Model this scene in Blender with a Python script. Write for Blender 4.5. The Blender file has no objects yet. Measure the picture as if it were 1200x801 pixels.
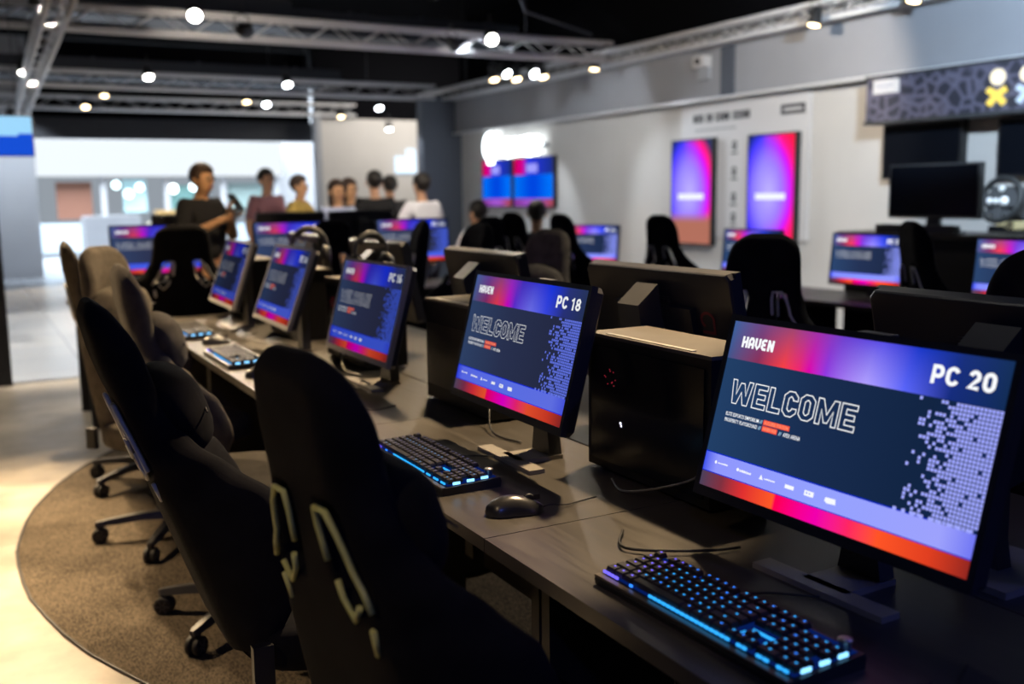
import bpy, bmesh, math, random
from mathutils import Vector, Matrix
PI = math.pi
S = bpy.context.scene
C = S.collection
CAMH = 1.378
DZ = 0.74            # desk height

# ------------------------------------------------------------------ materials
def mat(name, col, rough=.6, metal=0., spec=.5, var=0., vscale=30., bump=0., bscale=200., rvar=0., sheen=0., coat=0.):
    m = bpy.data.materials.new(name); m.use_nodes = True
    nt = m.node_tree; b = nt.nodes['Principled BSDF']
    b.inputs['Base Color'].default_value = (*col, 1); b.inputs['Roughness'].default_value = rough
    b.inputs['Metallic'].default_value = metal; b.inputs['Specular IOR Level'].default_value = spec
    if sheen: b.inputs['Sheen Weight'].default_value = sheen
    if coat: b.inputs['Coat Weight'].default_value = coat
    tc = nt.nodes.new('ShaderNodeTexCoord')
    if var or rvar:
        n = nt.nodes.new('ShaderNodeTexNoise'); n.inputs['Scale'].default_value = vscale; n.inputs['Detail'].default_value = 6
        nt.links.new(tc.outputs['Object'], n.inputs['Vector'])
        if var:
            r = nt.nodes.new('ShaderNodeMapRange'); r.inputs['From Min'].default_value = .3; r.inputs['From Max'].default_value = .7
            r.inputs['To Min'].default_value = 1-var; r.inputs['To Max'].default_value = 1+var
            nt.links.new(n.outputs['Fac'], r.inputs['Value'])
            mx = nt.nodes.new('ShaderNodeVectorMath'); mx.operation = 'SCALE'; mx.inputs[0].default_value = col
            nt.links.new(r.outputs['Result'], mx.inputs['Scale']); nt.links.new(mx.outputs['Vector'], b.inputs['Base Color'])
        if rvar:
            r2 = nt.nodes.new('ShaderNodeMapRange'); r2.inputs['To Min'].default_value = rough-rvar; r2.inputs['To Max'].default_value = rough+rvar
            nt.links.new(n.outputs['Fac'], r2.inputs['Value']); nt.links.new(r2.outputs['Result'], b.inputs['Roughness'])
    if bump:
        n2 = nt.nodes.new('ShaderNodeTexNoise'); n2.inputs['Scale'].default_value = bscale; n2.inputs['Detail'].default_value = 4
        nt.links.new(tc.outputs['Object'], n2.inputs['Vector'])
        bp = nt.nodes.new('ShaderNodeBump'); bp.inputs['Strength'].default_value = bump; bp.inputs['Distance'].default_value = .004
        nt.links.new(n2.outputs['Fac'], bp.inputs['Height']); nt.links.new(bp.outputs['Normal'], b.inputs['Normal'])
    return m

def emit(name, col, st=1.):
    m = bpy.data.materials.new(name); m.use_nodes = True; nt = m.node_tree
    nt.nodes.remove(nt.nodes['Principled BSDF'])
    e = nt.nodes.new('ShaderNodeEmission'); e.inputs['Color'].default_value = (*col, 1); e.inputs['Strength'].default_value = st
    nt.links.new(e.outputs[0], nt.nodes['Material Output'].inputs['Surface'])
    return m

def emit_ramp(name, stops, st=1., vstops=None, radial=None):
    """emission that follows the picture shown on a screen; UV across the panel"""
    m = bpy.data.materials.new(name); m.use_nodes = True; nt = m.node_tree
    nt.nodes.remove(nt.nodes['Principled BSDF'])
    e = nt.nodes.new('ShaderNodeEmission'); e.inputs['Strength'].default_value = st
    nt.links.new(e.outputs[0], nt.nodes['Material Output'].inputs['Surface'])
    uv = nt.nodes.new('ShaderNodeUVMap'); sp = nt.nodes.new('ShaderNodeSeparateXYZ'); nt.links.new(uv.outputs[0], sp.inputs[0])
    def ramp(sts, src):
        r = nt.nodes.new('ShaderNodeValToRGB'); r.color_ramp.interpolation = 'EASE' if len(sts) < 4 else 'LINEAR'
        el = r.color_ramp.elements
        while len(el) < len(sts): el.new(.5)
        for k, (p, c) in enumerate(sts): el[k].position = p; el[k].color = (*c, 1)
        nt.links.new(src, r.inputs['Fac']); return r.outputs['Color']
    src = sp.outputs['X']
    if radial:
        cx, cy, sx, sy = radial
        vm = nt.nodes.new('ShaderNodeVectorMath'); vm.operation = 'SUBTRACT'; vm.inputs[1].default_value = (cx, cy, 0)
        nt.links.new(uv.outputs[0], vm.inputs[0])
        v2 = nt.nodes.new('ShaderNodeVectorMath'); v2.operation = 'MULTIPLY'; v2.inputs[1].default_value = (1/sx, 1/sy, 0)
        nt.links.new(vm.outputs[0], v2.inputs[0])
        ln = nt.nodes.new('ShaderNodeVectorMath'); ln.operation = 'LENGTH'; nt.links.new(v2.outputs[0], ln.inputs[0])
        src = ln.outputs['Value']
    col = ramp(stops, src)
    if vstops:
        c2 = ramp(vstops[0], src); mix = nt.nodes.new('ShaderNodeMix'); mix.data_type = 'RGBA'
        mr = nt.nodes.new('ShaderNodeMapRange'); mr.inputs['From Min'].default_value = vstops[1]; mr.inputs['From Max'].default_value = vstops[2]
        nt.links.new(sp.outputs['Y'], mr.inputs['Value']); nt.links.new(mr.outputs['Result'], mix.inputs['Factor'])
        nt.links.new(col, mix.inputs[6]); nt.links.new(c2, mix.inputs[7]); col = mix.outputs[2]
    nt.links.new(col, e.inputs['Color'])
    return m

M = {}
M['fabric'] = mat('black_fabric', (.0065,.0065,.008), .95, spec=.12, var=.35, vscale=14, bump=.5, bscale=900)
M['fabric_grey'] = mat('charcoal_fabric', (.070,.060,.048), .95, spec=.25, var=.25, vscale=20, bump=.6, bscale=900, sheen=.06)
M['fabric_brown'] = mat('taupe_fabric', (.10,.085,.065), .95, spec=.25, var=.25, vscale=20, bump=.6, bscale=900)
M['plastic'] = mat('black_plastic', (.012,.012,.013), .45, spec=.5, rvar=.08)
M['plastic_grey'] = mat('graphite_plastic', (.05,.05,.052), .42, spec=.5, rvar=.06)
M['bezel'] = mat('monitor_bezel_plastic', (.020,.021,.028), .38, spec=.6, rvar=.05)
M['bezel_lit'] = mat('lit_grey_bezel', (.34,.33,.32), .4, spec=.6, rvar=.05)  # bezel plastic paled to imitate lamp light catching the frames
M['metal'] = mat('brushed_dark_metal', (.10,.10,.105), .35, metal=.9, rvar=.08)
M['alu'] = mat('aluminium', (.55,.54,.52), .38, metal=1., rvar=.08)
M['case'] = mat('tower_steel', (.008,.008,.009), .5, spec=.3, rvar=.06)
M['case_top'] = mat('pale_tower_top', (.10,.088,.072), .6, spec=.4, var=.12, vscale=8)  # tower top paler and browner than the case
M['glass_dark'] = mat('smoked_glass', (.004,.005,.008), .22, spec=.35)
M['trim_yellow'] = mat('chartreuse_piping', (.62,.62,.20), .6, bump=.4)
M['trim_white'] = mat('silver_piping', (.5,.5,.48), .45)
M['rubber'] = mat('caster_rubber', (.015,.015,.015), .6)
M['key'] = mat('keycap_plastic', (.016,.015,.016), .5, spec=.4)
M['cable'] = mat('black_cable', (.01,.01,.01), .5)
M['skin'] = mat('skin', (.52,.29,.18), .6, var=.08)
M['skin_warm'] = mat('skin_tanned', (.60,.33,.17), .6, var=.08)
M['hair'] = mat('dark_hair', (.012,.009,.008), .6, var=.4, vscale=60, bump=.6)
M['hair_brown'] = mat('brown_hair', (.04,.02,.012), .6, var=.4, vscale=60, bump=.6)
M['tee_black'] = mat('black_cotton', (.012,.012,.014), .9, var=.2, bump=.3)
M['tee_grey'] = mat('dark_grey_cotton', (.045,.045,.05), .9, var=.2, bump=.3)
M['tee_white'] = mat('white_cotton', (.72,.72,.78), .9, var=.05, bump=.3)
M['tee_yellow'] = mat('mustard_cotton', (.55,.38,.10), .9, var=.1)
M['tee_mauve'] = mat('mauve_cotton', (.30,.14,.16), .9, var=.1)
M['shirt_blue'] = mat('pale_blue_cotton', (.40,.45,.62), .9, var=.1)
M['jeans'] = mat('navy_denim', (.02,.025,.05), .9, var=.2)
M['black_steel'] = mat('truss_black', (.03,.03,.032), .5, metal=.3)
M['truss'] = mat('truss_aluminium', (.72,.71,.72), .42, metal=.25, rvar=.1)
M['wall'] = mat('off_white_plaster', (.56,.53,.50), .85, var=.04, vscale=1.5)
M['wall_cool'] = mat('grey_painted_wall', (.36,.37,.40), .85, var=.04, vscale=1.5)
M['soffit'] = mat('shaded_soffit', (.30,.30,.32), .85, var=.05, vscale=1.5)  # wall tone darkened to imitate the band the lamps miss
M['dark_panel'] = mat('dark_navy_panel', (.018,.02,.028), .6, var=.2)
M['pier'] = mat('slate_pier_paint', (.085,.095,.12), .7, var=.05)
M['ceil'] = mat('black_ceiling', (.004,.004,.005), 1., spec=.02)
M['duct'] = mat('ceiling_duct_metal', (.05,.055,.07), .5, metal=.5)
M['board'] = mat('white_board', (.62,.60,.60), .6)
M['ink'] = mat('black_ink', (.03,.03,.035), .7)
M['mouse'] = mat('satin_black_mouse', (.03,.03,.032), .28, spec=.6, coat=.3)
M['foot'] = mat('monitor_foot_grey', (.24,.22,.19), .45, spec=.5)
M['counter'] = mat('pale_counter', (.55,.48,.36), .5)
M['ochre'] = mat('ochre_laminate', (.45,.28,.10), .5)
M['opal'] = emit('spotlight_lens', (1,.96,.88), 30.)
M['opal_cool'] = emit('cool_spotlight_lens', (.86,.93,1), 30.)
M['opal_warm'] = emit('warm_spotlight_lens', (1,.75,.42), 12.)
M['neon'] = emit('white_neon', (.85,.95,1), 8.)
M['led_v'] = emit('led_violet_blue', (.16,.12,1), 1.6)
M['led_b'] = emit('led_blue', (.03,.22,1), 1.5)
M['led_c'] = emit('led_cyan', (.03,.40,1), 1.25)
M['led_w'] = emit('led_ice', (.22,.60,1), 2.2)
M['led_dim'] = emit('led_dim_lilac', (.30,.30,.62), .55)
M['led_red'] = emit('led_red', (.8,.05,.10), .3)
M['led_white'] = emit('led_white', (.8,.8,1), 3.)
M['led_under'] = emit('led_underglow', (.01,.07,.6), .16)
M['led_under2'] = emit('led_underglow_soft', (.03,.05,.25), .05)

def floor_mat():
    m = mat('polished_concrete', (.34,.30,.24), .32, spec=.5)
    nt = m.node_tree; b = nt.nodes['Principled BSDF']; tc = nt.nodes.new('ShaderNodeTexCoord')
    n = nt.nodes.new('ShaderNodeTexNoise'); n.inputs['Scale'].default_value = 1.6; n.inputs['Detail'].default_value = 8; n.inputs['Roughness'].default_value = .65
    nt.links.new(tc.outputs['Object'], n.inputs['Vector'])
    r = nt.nodes.new('ShaderNodeValToRGB'); el = r.color_ramp.elements
    el[0].position = .32; el[0].color = (.20,.18,.15,1); el[1].position = .68; el[1].color = (.44,.39,.32,1)
    nt.links.new(n.outputs['Fac'], r.inputs['Fac']); nt.links.new(r.outputs['Color'], b.inputs['Base Color'])
    n3 = nt.nodes.new('ShaderNodeTexNoise'); n3.inputs['Scale'].default_value = 5; nt.links.new(tc.outputs['Object'], n3.inputs['Vector'])
    mr = nt.nodes.new('ShaderNodeMapRange'); mr.inputs['To Min'].default_value = .2; mr.inputs['To Max'].default_value = .5
    nt.links.new(n3.outputs['Fac'], mr.inputs['Value']); nt.links.new(mr.outputs['Result'], b.inputs['Roughness'])
    return m
M['floor'] = floor_mat()
def tile_mat():
    m = mat('glossy_floor_tile', (.45,.48,.53), .22, spec=.6)
    nt = m.node_tree; b = nt.nodes['Principled BSDF']; tc = nt.nodes.new('ShaderNodeTexCoord')
    br = nt.nodes.new('ShaderNodeTexBrick'); br.offset = 0; br.inputs['Scale'].default_value = 1; br.inputs['Brick Width'].default_value = .8
    br.inputs['Row Height'].default_value = .8; br.inputs['Mortar Size'].default_value = .006
    br.inputs['Color1'].default_value = (.42,.46,.52,1); br.inputs['Color2'].default_value = (.50,.53,.58,1); br.inputs['Mortar'].default_value = (.25,.25,.28,1)
    nt.links.new(tc.outputs['Object'], br.inputs['Vector']); nt.links.new(br.outputs['Color'], b.inputs['Base Color'])
    return m
M['tile'] = tile_mat()
def carpet_mat():
    m = mat('carpet_pile', (.12,.10,.075), 1., spec=.1)
    nt = m.node_tree; b = nt.nodes['Principled BSDF']; tc = nt.nodes.new('ShaderNodeTexCoord')
    mp = nt.nodes.new('ShaderNodeMapping'); mp.inputs['Scale'].default_value = (260, 90, 90); nt.links.new(tc.outputs['Object'], mp.inputs['Vector'])
    n = nt.nodes.new('ShaderNodeTexNoise'); n.inputs['Scale'].default_value = 1; n.inputs['Detail'].default_value = 5; nt.links.new(mp.outputs[0], n.inputs['Vector'])
    n2 = nt.nodes.new('ShaderNodeTexNoise'); n2.inputs['Scale'].default_value = 3; n2.inputs['Detail'].default_value = 3; nt.links.new(tc.outputs['Object'], n2.inputs['Vector'])
    ad = nt.nodes.new('ShaderNodeMath'); ad.operation = 'MULTIPLY_ADD'; ad.inputs[1].default_value = .25; nt.links.new(n2.outputs['Fac'], ad.inputs[0])
    nt.links.new(n.outputs['Fac'], ad.inputs[2])
    r = nt.nodes.new('ShaderNodeValToRGB'); el = r.color_ramp.elements
    el[0].position = .45; el[0].color = (.022,.018,.014,1); el[1].position = .78; el[1].color = (.150,.120,.086,1)
    nt.links.new(ad.outputs[0], r.inputs['Fac']); nt.links.new(r.outputs['Color'], b.inputs['Base Color'])
    bp = nt.nodes.new('ShaderNodeBump'); bp.inputs['Strength'].default_value = .9; bp.inputs['Distance'].default_value = .006
    nt.links.new(n.outputs['Fac'], bp.inputs['Height']); nt.links.new(bp.outputs['Normal'], b.inputs['Normal'])
    return m
M['carpet'] = carpet_mat()
def desk_mat():
    m = mat('dark_oak_laminate', (.09,.08,.066), .38, spec=.5)
    nt = m.node_tree; b = nt.nodes['Principled BSDF']; tc = nt.nodes.new('ShaderNodeTexCoord')
    mp = nt.nodes.new('ShaderNodeMapping'); mp.inputs['Scale'].default_value = (60, 4, 4); nt.links.new(tc.outputs['Object'], mp.inputs['Vector'])
    n = nt.nodes.new('ShaderNodeTexNoise'); n.inputs['Scale'].default_value = 1.4; n.inputs['Detail'].default_value = 7; nt.links.new(mp.outputs[0], n.inputs['Vector'])
    r = nt.nodes.new('ShaderNodeValToRGB'); el = r.color_ramp.elements
    el[0].position = .3; el[0].color = (.038,.034,.028,1); el[1].position = .7; el[1].color = (.068,.060,.050,1)
    nt.links.new(n.outputs['Fac'], r.inputs['Fac']); nt.links.new(r.outputs['Color'], b.inputs['Base Color'])
    mr = nt.nodes.new('ShaderNodeMapRange'); mr.inputs['To Min'].default_value = .28; mr.inputs['To Max'].default_value = .46
    nt.links.new(n.outputs['Fac'], mr.inputs['Value']); nt.links.new(mr.outputs['Result'], b.inputs['Roughness'])
    return m
M['desk'] = desk_mat()
M['desk_edge'] = mat('desk_frame_black', (.02,.019,.018), .5)

# ------------------------------------------------------------------ mesh helpers
def bx(bm, c, s, mi=0, mx=None):
    hx, hy, hz = s[0]/2, s[1]/2, s[2]/2
    vs = []
    for x, y, z in ((-1,-1,-1),(1,-1,-1),(1,1,-1),(-1,1,-1),(-1,-1,1),(1,-1,1),(1,1,1),(-1,1,1)):
        p = Vector((c[0]+x*hx, c[1]+y*hy, c[2]+z*hz))
        if mx is not None: p = mx @ p
        vs.append(bm.verts.new(p))
    for f in ((0,3,2,1),(4,5,6,7),(0,1,5,4),(1,2,6,5),(2,3,7,6),(3,0,4,7)):
        fc = bm.faces.new([vs[i] for i in f]); fc.material_index = mi
    return vs

def bev(bm, w=.004, seg=2):
    es = [e for e in bm.edges if len(e.link_faces) == 2 and e.calc_face_angle(0) > .5]
    bmesh.ops.bevel(bm, geom=es, offset=w, segments=seg, profile=.6, affect='EDGES', clamp_overlap=True)

def smooth_pts(pts, n=6):
    P = [Vector(p) for p in pts]; out = []
    for i in range(len(P)-1):
        a, b, c, d = P[max(0,i-1)], P[i], P[i+1], P[min(len(P)-1,i+2)]
        for k in range(n):
            t = k/n; out.append(.5*((2*b)+(c-a)*t+(2*a-5*b+4*c-d)*t*t+(3*b-a-3*c+d)*t**3))
    return out+[P[-1]]
def tube(bm, pts, r, n=8, closed=False, mi=0):
    pts = [Vector(p) for p in pts]; L = len(pts); rings = []
    rr = r if isinstance(r, (list, tuple)) else [r]*L
    up = Vector((0,0,1)); prev = None
    for i, p in enumerate(pts):
        a = pts[i-1] if (i > 0 or closed) else p; b = pts[(i+1) % L] if (i < L-1 or closed) else p
        d = (b-a).normalized()
        if prev is None:
            s = d.cross(up)
            if s.length < .05: s = d.cross(Vector((1,0,0)))
        else:
            s = prev - d*prev.dot(d)
        s.normalize(); prev = s; t = s.cross(d)
        rings.append([bm.verts.new(p + (s*math.cos(2*PI*k/n)+t*math.sin(2*PI*k/n))*rr[i]) for k in range(n)])
    for i in range(L if closed else L-1):
        A, B = rings[i], rings[(i+1) % L]
        for k in range(n):
            f = bm.faces.new((A[k], A[(k+1)%n], B[(k+1)%n], B[k])); f.material_index = mi; f.smooth = True
    if not closed:
        for R in (rings[0][::-1], rings[-1]):
            f = bm.faces.new(R); f.material_index = mi

def loft(bm, rings, mi=0, cap=True, smooth=True):
    vr = [[bm.verts.new(p) for p in R] for R in rings]
    n = len(vr[0])
    for i in range(len(vr)-1):
        for k in range(n):
            f = bm.faces.new((vr[i][k], vr[i][(k+1)%n], vr[i+1][(k+1)%n], vr[i+1][k])); f.material_index = mi; f.smooth = smooth
    if cap:
        for R in (vr[0][::-1], vr[-1]):
            f = bm.faces.new(R); f.material_index = mi; f.smooth = smooth
    return vr

def lathe(bm, prof, n=20, mi=0, mx=None):
    rings = []
    for r, z in prof:
        R = [Vector((r*math.cos(2*PI*k/n), r*math.sin(2*PI*k/n), z)) for k in range(n)]
        rings.append([mx @ p for p in R] if mx is not None else R)
    loft(bm, rings, mi)

def obj(name, bm, mats, parent=None, mx=None, smooth=None, sub=0, label=None):
    if isinstance(bm, bmesh.types.BMesh):
        if mx is not None: bmesh.ops.transform(bm, matrix=mx, verts=bm.verts)
        bmesh.ops.recalc_face_normals(bm, faces=bm.faces)
        if smooth is not None:
            for f in bm.faces: f.smooth = smooth
        me = bpy.data.meshes.new(name); bm.to_mesh(me); bm.free()
    else:
        me = bm.copy() if mx is not None else bm
        if mx is not None: me.transform(mx)
    if not isinstance(mats, (list, tuple)): mats = [mats]
    if not me.materials:
        for m in mats: me.materials.append(m)
    o = bpy.data.objects.new(name, me); C.objects.link(o)
    if parent is not None: o.parent = parent
    if sub:
        s = o.modifiers.new('sub', 'SUBSURF'); s.levels = sub; s.render_levels = sub
    if label: o['label'] = label
    return o

def tag(o, label, cat, group=None, kind=None):
    o['label'] = label; o['category'] = cat
    if group: o['group'] = group
    if kind: o['kind'] = kind
    return o
def thing(name, label, cat, loc=(0,0,0), rz=0, group=None):
    o = bpy.data.objects.new(name, None); C.objects.link(o); o.empty_display_size = .1
    o.location = loc; o.rotation_euler = (0,0,rz)
    return tag(o, label, cat, group)
def kids(o): return [c for c in bpy.data.objects if c.parent == o]
def copy_tree(o, parent=None):
    c = o.copy(); C.objects.link(c)
    if parent is not None: c.parent = parent
    for ch in KID.get(o.name, []): copy_tree(bpy.data.objects[ch], c)
    return c
KID = {}
def index_tree(o):
    ks = [c for c in bpy.data.objects if c.parent == o]
    KID[o.name] = [k.name for k in ks]
    for k in ks: index_tree(k)
def dup(o, loc, rz, label, group=None):
    if o.name not in KID: index_tree(o)
    c = copy_tree(o); c.location = loc; c.rotation_euler = (0,0,rz); c['label'] = label
    if group: c['group'] = group
    return c
def struct(name, bm, m, label=None):
    o = obj(name, bm, m); o['kind'] = 'structure'
    if label: o['label'] = label
    return o
def sbox(name, c, s, m, label=None):
    bm = bmesh.new(); bx(bm, c, s); return struct(name, bm, m, label)

# ------------------------------------------------------------------ flat lettering
def ribbon(pts, w, closed=False, lim=.45):
    """quads along a polyline with mitred joins"""
    pts = [Vector((p[0], p[1])) for p in pts]; L = len(pts); out = []
    lr = []
    for i in range(L):
        if closed or 0 < i < L-1:
            d1 = (pts[i]-pts[i-1]).normalized(); d2 = (pts[(i+1)%L]-pts[i]).normalized()
            n1 = Vector((-d1.y, d1.x)); n2 = Vector((-d2.y, d2.x)); n = (n1+n2)
            if n.length < 1e-4: n = n1
            n.normalize(); k = 1/max(lim, n.dot(n1)); n = n*k
        else:
            d = (pts[1]-pts[0]) if i == 0 else (pts[-1]-pts[-2]); d.normalize(); n = Vector((-d.y, d.x))
        lr.append((pts[i]+n*w/2, pts[i]-n*w/2))
    for i in range(L if closed else L-1):
        a, b = lr[i], lr[(i+1)%L]; out.append([a[0], a[1], b[1], b[0]])
    return out
def arc(cx, cy, rx, ry, a0, a1, n=8):
    return [(cx+rx*math.cos(math.radians(a0+(a1-a0)*k/n)), cy+ry*math.sin(math.radians(a0+(a1-a0)*k/n))) for k in range(n+1)]
BOLD = {  # centre lines, height 1
 'P': (.66, [([(.11,0),(.11,.89),(.30,.89)]+arc(.36,.65,.18,.24,90,-90,8)+[(.11,.41)], 0)]),
 'C': (.68, [(arc(.36,.62,.24,.27,20,180,8)+arc(.36,.38,.24,.27,180,340,8), 0)]),
 ' ': (.30, []),
 '0': (.66, [(arc(.33,.64,.21,.25,0,180,8)+arc(.33,.36,.21,.25,180,360,8), 1)]),
 '1': (.44, [([(.04,.70),(.26,.88),(.26,0)], 0)]),
 '2': (.64, [(arc(.31,.66,.20,.23,170,-30,8)+[(.10,.11),(.56,.11)], 0)]),
 '4': (.68, [([(.45,0),(.45,.86),(.09,.30),(.62,.30)], 0)]),
 '6': (.66, [(arc(.33,.31,.21,.20,0,360,14), 1), (arc(.35,.33,.23,.56,180,65,8), 0)]),
 '8': (.66, [(arc(.33,.29,.21,.19,0,360,14), 1), (arc(.33,.69,.18,.19,0,360,14), 1)]),
 '7': (.60, [([(.04,.89),(.50,.89),(.22,0)], 0)]),
 'H': (.66, [([(.11,0),(.11,1)], 0), ([(.53,0),(.53,1)], 0), ([(.11,.42),(.53,.58)], 0)]),
 'A': (.66, [([(.11,0),(.11,.70),(.25,.89),(.41,.89),(.53,.70),(.53,0)], 0), ([(.11,.36),(.53,.36)], 0)]),
 'V': (.66, [([(.11,1),(.11,.36),(.32,.08),(.53,.36),(.53,1)], 0)]),
 'E': (.64, [([(.55,.89),(.25,.89),(.11,.76),(.11,.62),(.22,.50),(.46,.50)], 0), ([(.22,.50),(.11,.38),(.11,.24),(.25,.11),(.55,.11)], 0)]),
 'N': (.68, [([(.11,0),(.11,1)], 0), ([(.12,.93),(.54,.07)], 0), ([(.55,0),(.55,1)], 0)]),
}
def bold(txt, x, y, h, w=None, sw=.21, gap=.07):
    """quads of a bold word; x,y lower-left"""
    tot = sum(BOLD[c][0]+gap for c in txt)-gap; sx = (w/tot) if w else h
    out = []; cx = 0
    for c in txt:
        adv, strokes = BOLD[c]
        for pts, cl in strokes:
            for q in ribbon([(p[0]+cx, p[1]) for p in pts], sw*(.84 if c in '68' else 1), bool(cl), .8):
                out.append([Vector((x+p.x*sx, y+p.y*h)) for p in q])
        cx += adv+gap
    return out
def glyph_outline(ch):
    t, w, c, i = .2, .60, .18, .09
    if ch == 'E': return .60, [[(0,0),(w,0),(w,t),(t,t),(t,.4),(.54,.4),(.54,.6),(t,.6),(t,1-t),(w,1-t),(w,1),(0,1)]]
    if ch == 'L': return .56, [[(0,0),(.56,0),(.56,t),(t,t),(t,1),(0,1)]]
    if ch == 'O': return .62, [[(c,0),(.62-c,0),(.62,c),(.62,1-c),(.62-c,1),(c,1),(0,1-c),(0,c)],
                               [(t+i,t),(.62-t-i,t),(.62-t,t+i),(.62-t,1-t-i),(.62-t-i,1-t),(t+i,1-t),(t,1-t-i),(t,t+i)]]
    if ch == 'C': return .60, [[(c,0),(w-c,0),(w,c),(w,.34),(w-t,.34),(w-t,t+i),(w-t-i,t),(t+i,t),(t,t+i),(t,1-t-i),(t+i,1-t),(w-t-i,1-t),(w-t,1-t-i),(w-t,.66),(w,.66),(w,1-c),(w-c,1),(c,1),(0,1-c),(0,c)]]
    if ch == 'M': return .84, [[(0,0),(.18,0),(.18,.58),(.35,.10),(.49,.10),(.66,.58),(.66,0),(.84,0),(.84,1),(.64,1),(.42,.42),(.20,1),(0,1)]]
    if ch == 'W': return .98, [[(0,1),(.13,0),(.34,0),(.49,.52),(.64,0),(.85,0),(.98,1),(.79,1),(.72,.40),(.58,.90),(.40,.90),(.26,.40),(.19,1)]]
def outline_word(txt, x, y, h, w, lw, gap=.11):
    gl = [glyph_outline(c) for c in txt]; tot = sum(g[0] for g in gl)+gap*(len(gl)-1); sx = w/tot; out = []; cx = 0
    for adv, loops in gl:
        for lp in loops: out += ribbon([(x+(p[0]+cx)*sx, y+p[1]*h) for p in lp], lw, True)
        cx += adv+gap
    return out
_font_cache = {}
def font_polys(txt):
    if txt in _font_cache: return _font_cache[txt]
    cu = bpy.data.curves.new('t', 'FONT'); cu.body = txt; cu.size = 1; cu.offset = .012; cu.resolution_u = 2
    o = bpy.data.objects.new('t', cu); C.objects.link(o); bpy.context.view_layer.update()
    me = bpy.data.meshes.new_from_object(o.evaluated_get(bpy.context.evaluated_depsgraph_get()))
    xs = [v.co.x for v in me.vertices]; ys = [v.co.y for v in me.vertices]
    x0, x1, y0, y1 = min(xs), max(xs), min(ys), max(ys)
    r = [[Vector(((me.vertices[i].co.x-x0)/(x1-x0), (me.vertices[i].co.y-y0)/(y1-y0))) for i in p.vertices] for p in me.polygons]
    bpy.data.objects.remove(o); bpy.data.curves.remove(cu); bpy.data.meshes.remove(me)
    _font_cache[txt] = r; return r
def word(txt, x, y, w, h):
    return [[Vector((x+p.x*w, y+p.y*h)) for p in q] for q in font_polys(txt)]

# ------------------------------------------------------------------ the welcome screen
SW, SH = .543, .302
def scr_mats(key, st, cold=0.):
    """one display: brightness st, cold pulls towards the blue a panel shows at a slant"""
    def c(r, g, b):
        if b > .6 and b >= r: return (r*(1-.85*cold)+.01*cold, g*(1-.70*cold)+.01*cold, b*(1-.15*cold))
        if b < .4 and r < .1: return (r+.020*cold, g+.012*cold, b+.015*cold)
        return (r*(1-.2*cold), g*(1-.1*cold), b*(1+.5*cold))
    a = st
    return [
     emit_ramp('display_header_'+key, [(0,c(.05,.12,.34)),(.13,c(.16,.06,.22)),(.26,c(.36,.06,.16)),(.36,c(.36,.03,.40)),(.46,c(.15,.05,.62)),(.60,c(.10,.08,.80)),(.72,c(.01,.04,.58)),(.86,c(.01,.03,.20)),(1,c(.008,.03,.10))], a,
        ([(0,c(.05,.09,.26)),(.14,c(.25,.03,.10)),(.25,c(.92,.05,.06)),(.315,c(.85,.02,.16)),(.355,c(.72,.0,.42)),(.42,c(.28,.04,.76)),(.57,c(.42,.34,1.)),(.70,c(.10,.13,.95)),(.84,c(.008,.025,.20)),(1,c(.006,.025,.09))], 0., .22)),
     emit_ramp('display_panel_'+key, [(0,c(.016,.05,.135)),(.4,c(.010,.026,.078)),(.8,c(.006,.018,.055)),(1,c(.006,.02,.09))], a),
     emit_ramp('display_band_'+key, [(0,c(.05,.09,.85)),(.06,c(.28,.31,.98)),(.5,c(.30,.36,1.)),(.9,c(.34,.36,.98)),(1,c(.16,.18,.9))], a),
     emit_ramp('display_footer_'+key, [(0,c(.07,.05,.10)),(.10,c(.22,.03,.05)),(.20,c(.75,.03,.03)),(.325,c(1.,.10,.02)),(.335,c(1.,.0,.07)),(.50,c(.88,.0,.42)),(.62,c(1.,.02,.12)),(.72,c(1.,.09,.02)),(.88,c(.75,.05,.015)),(1,c(.28,.02,.015))], a),
     emit('display_cell_'+key, c(.36,.40,1.), a),
     emit('display_white_'+key, (.95,.97,1.), a),
     emit('display_orange_'+key, c(1.,.10,.05), a*.95),
     emit('display_icetext_'+key, (.50,.78,1.), a),
     emit('display_blueline_'+key, c(.0,.02,.55), a),
     emit('display_orangetext_'+key, (1.,.36,.22), a),
    ]
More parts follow.
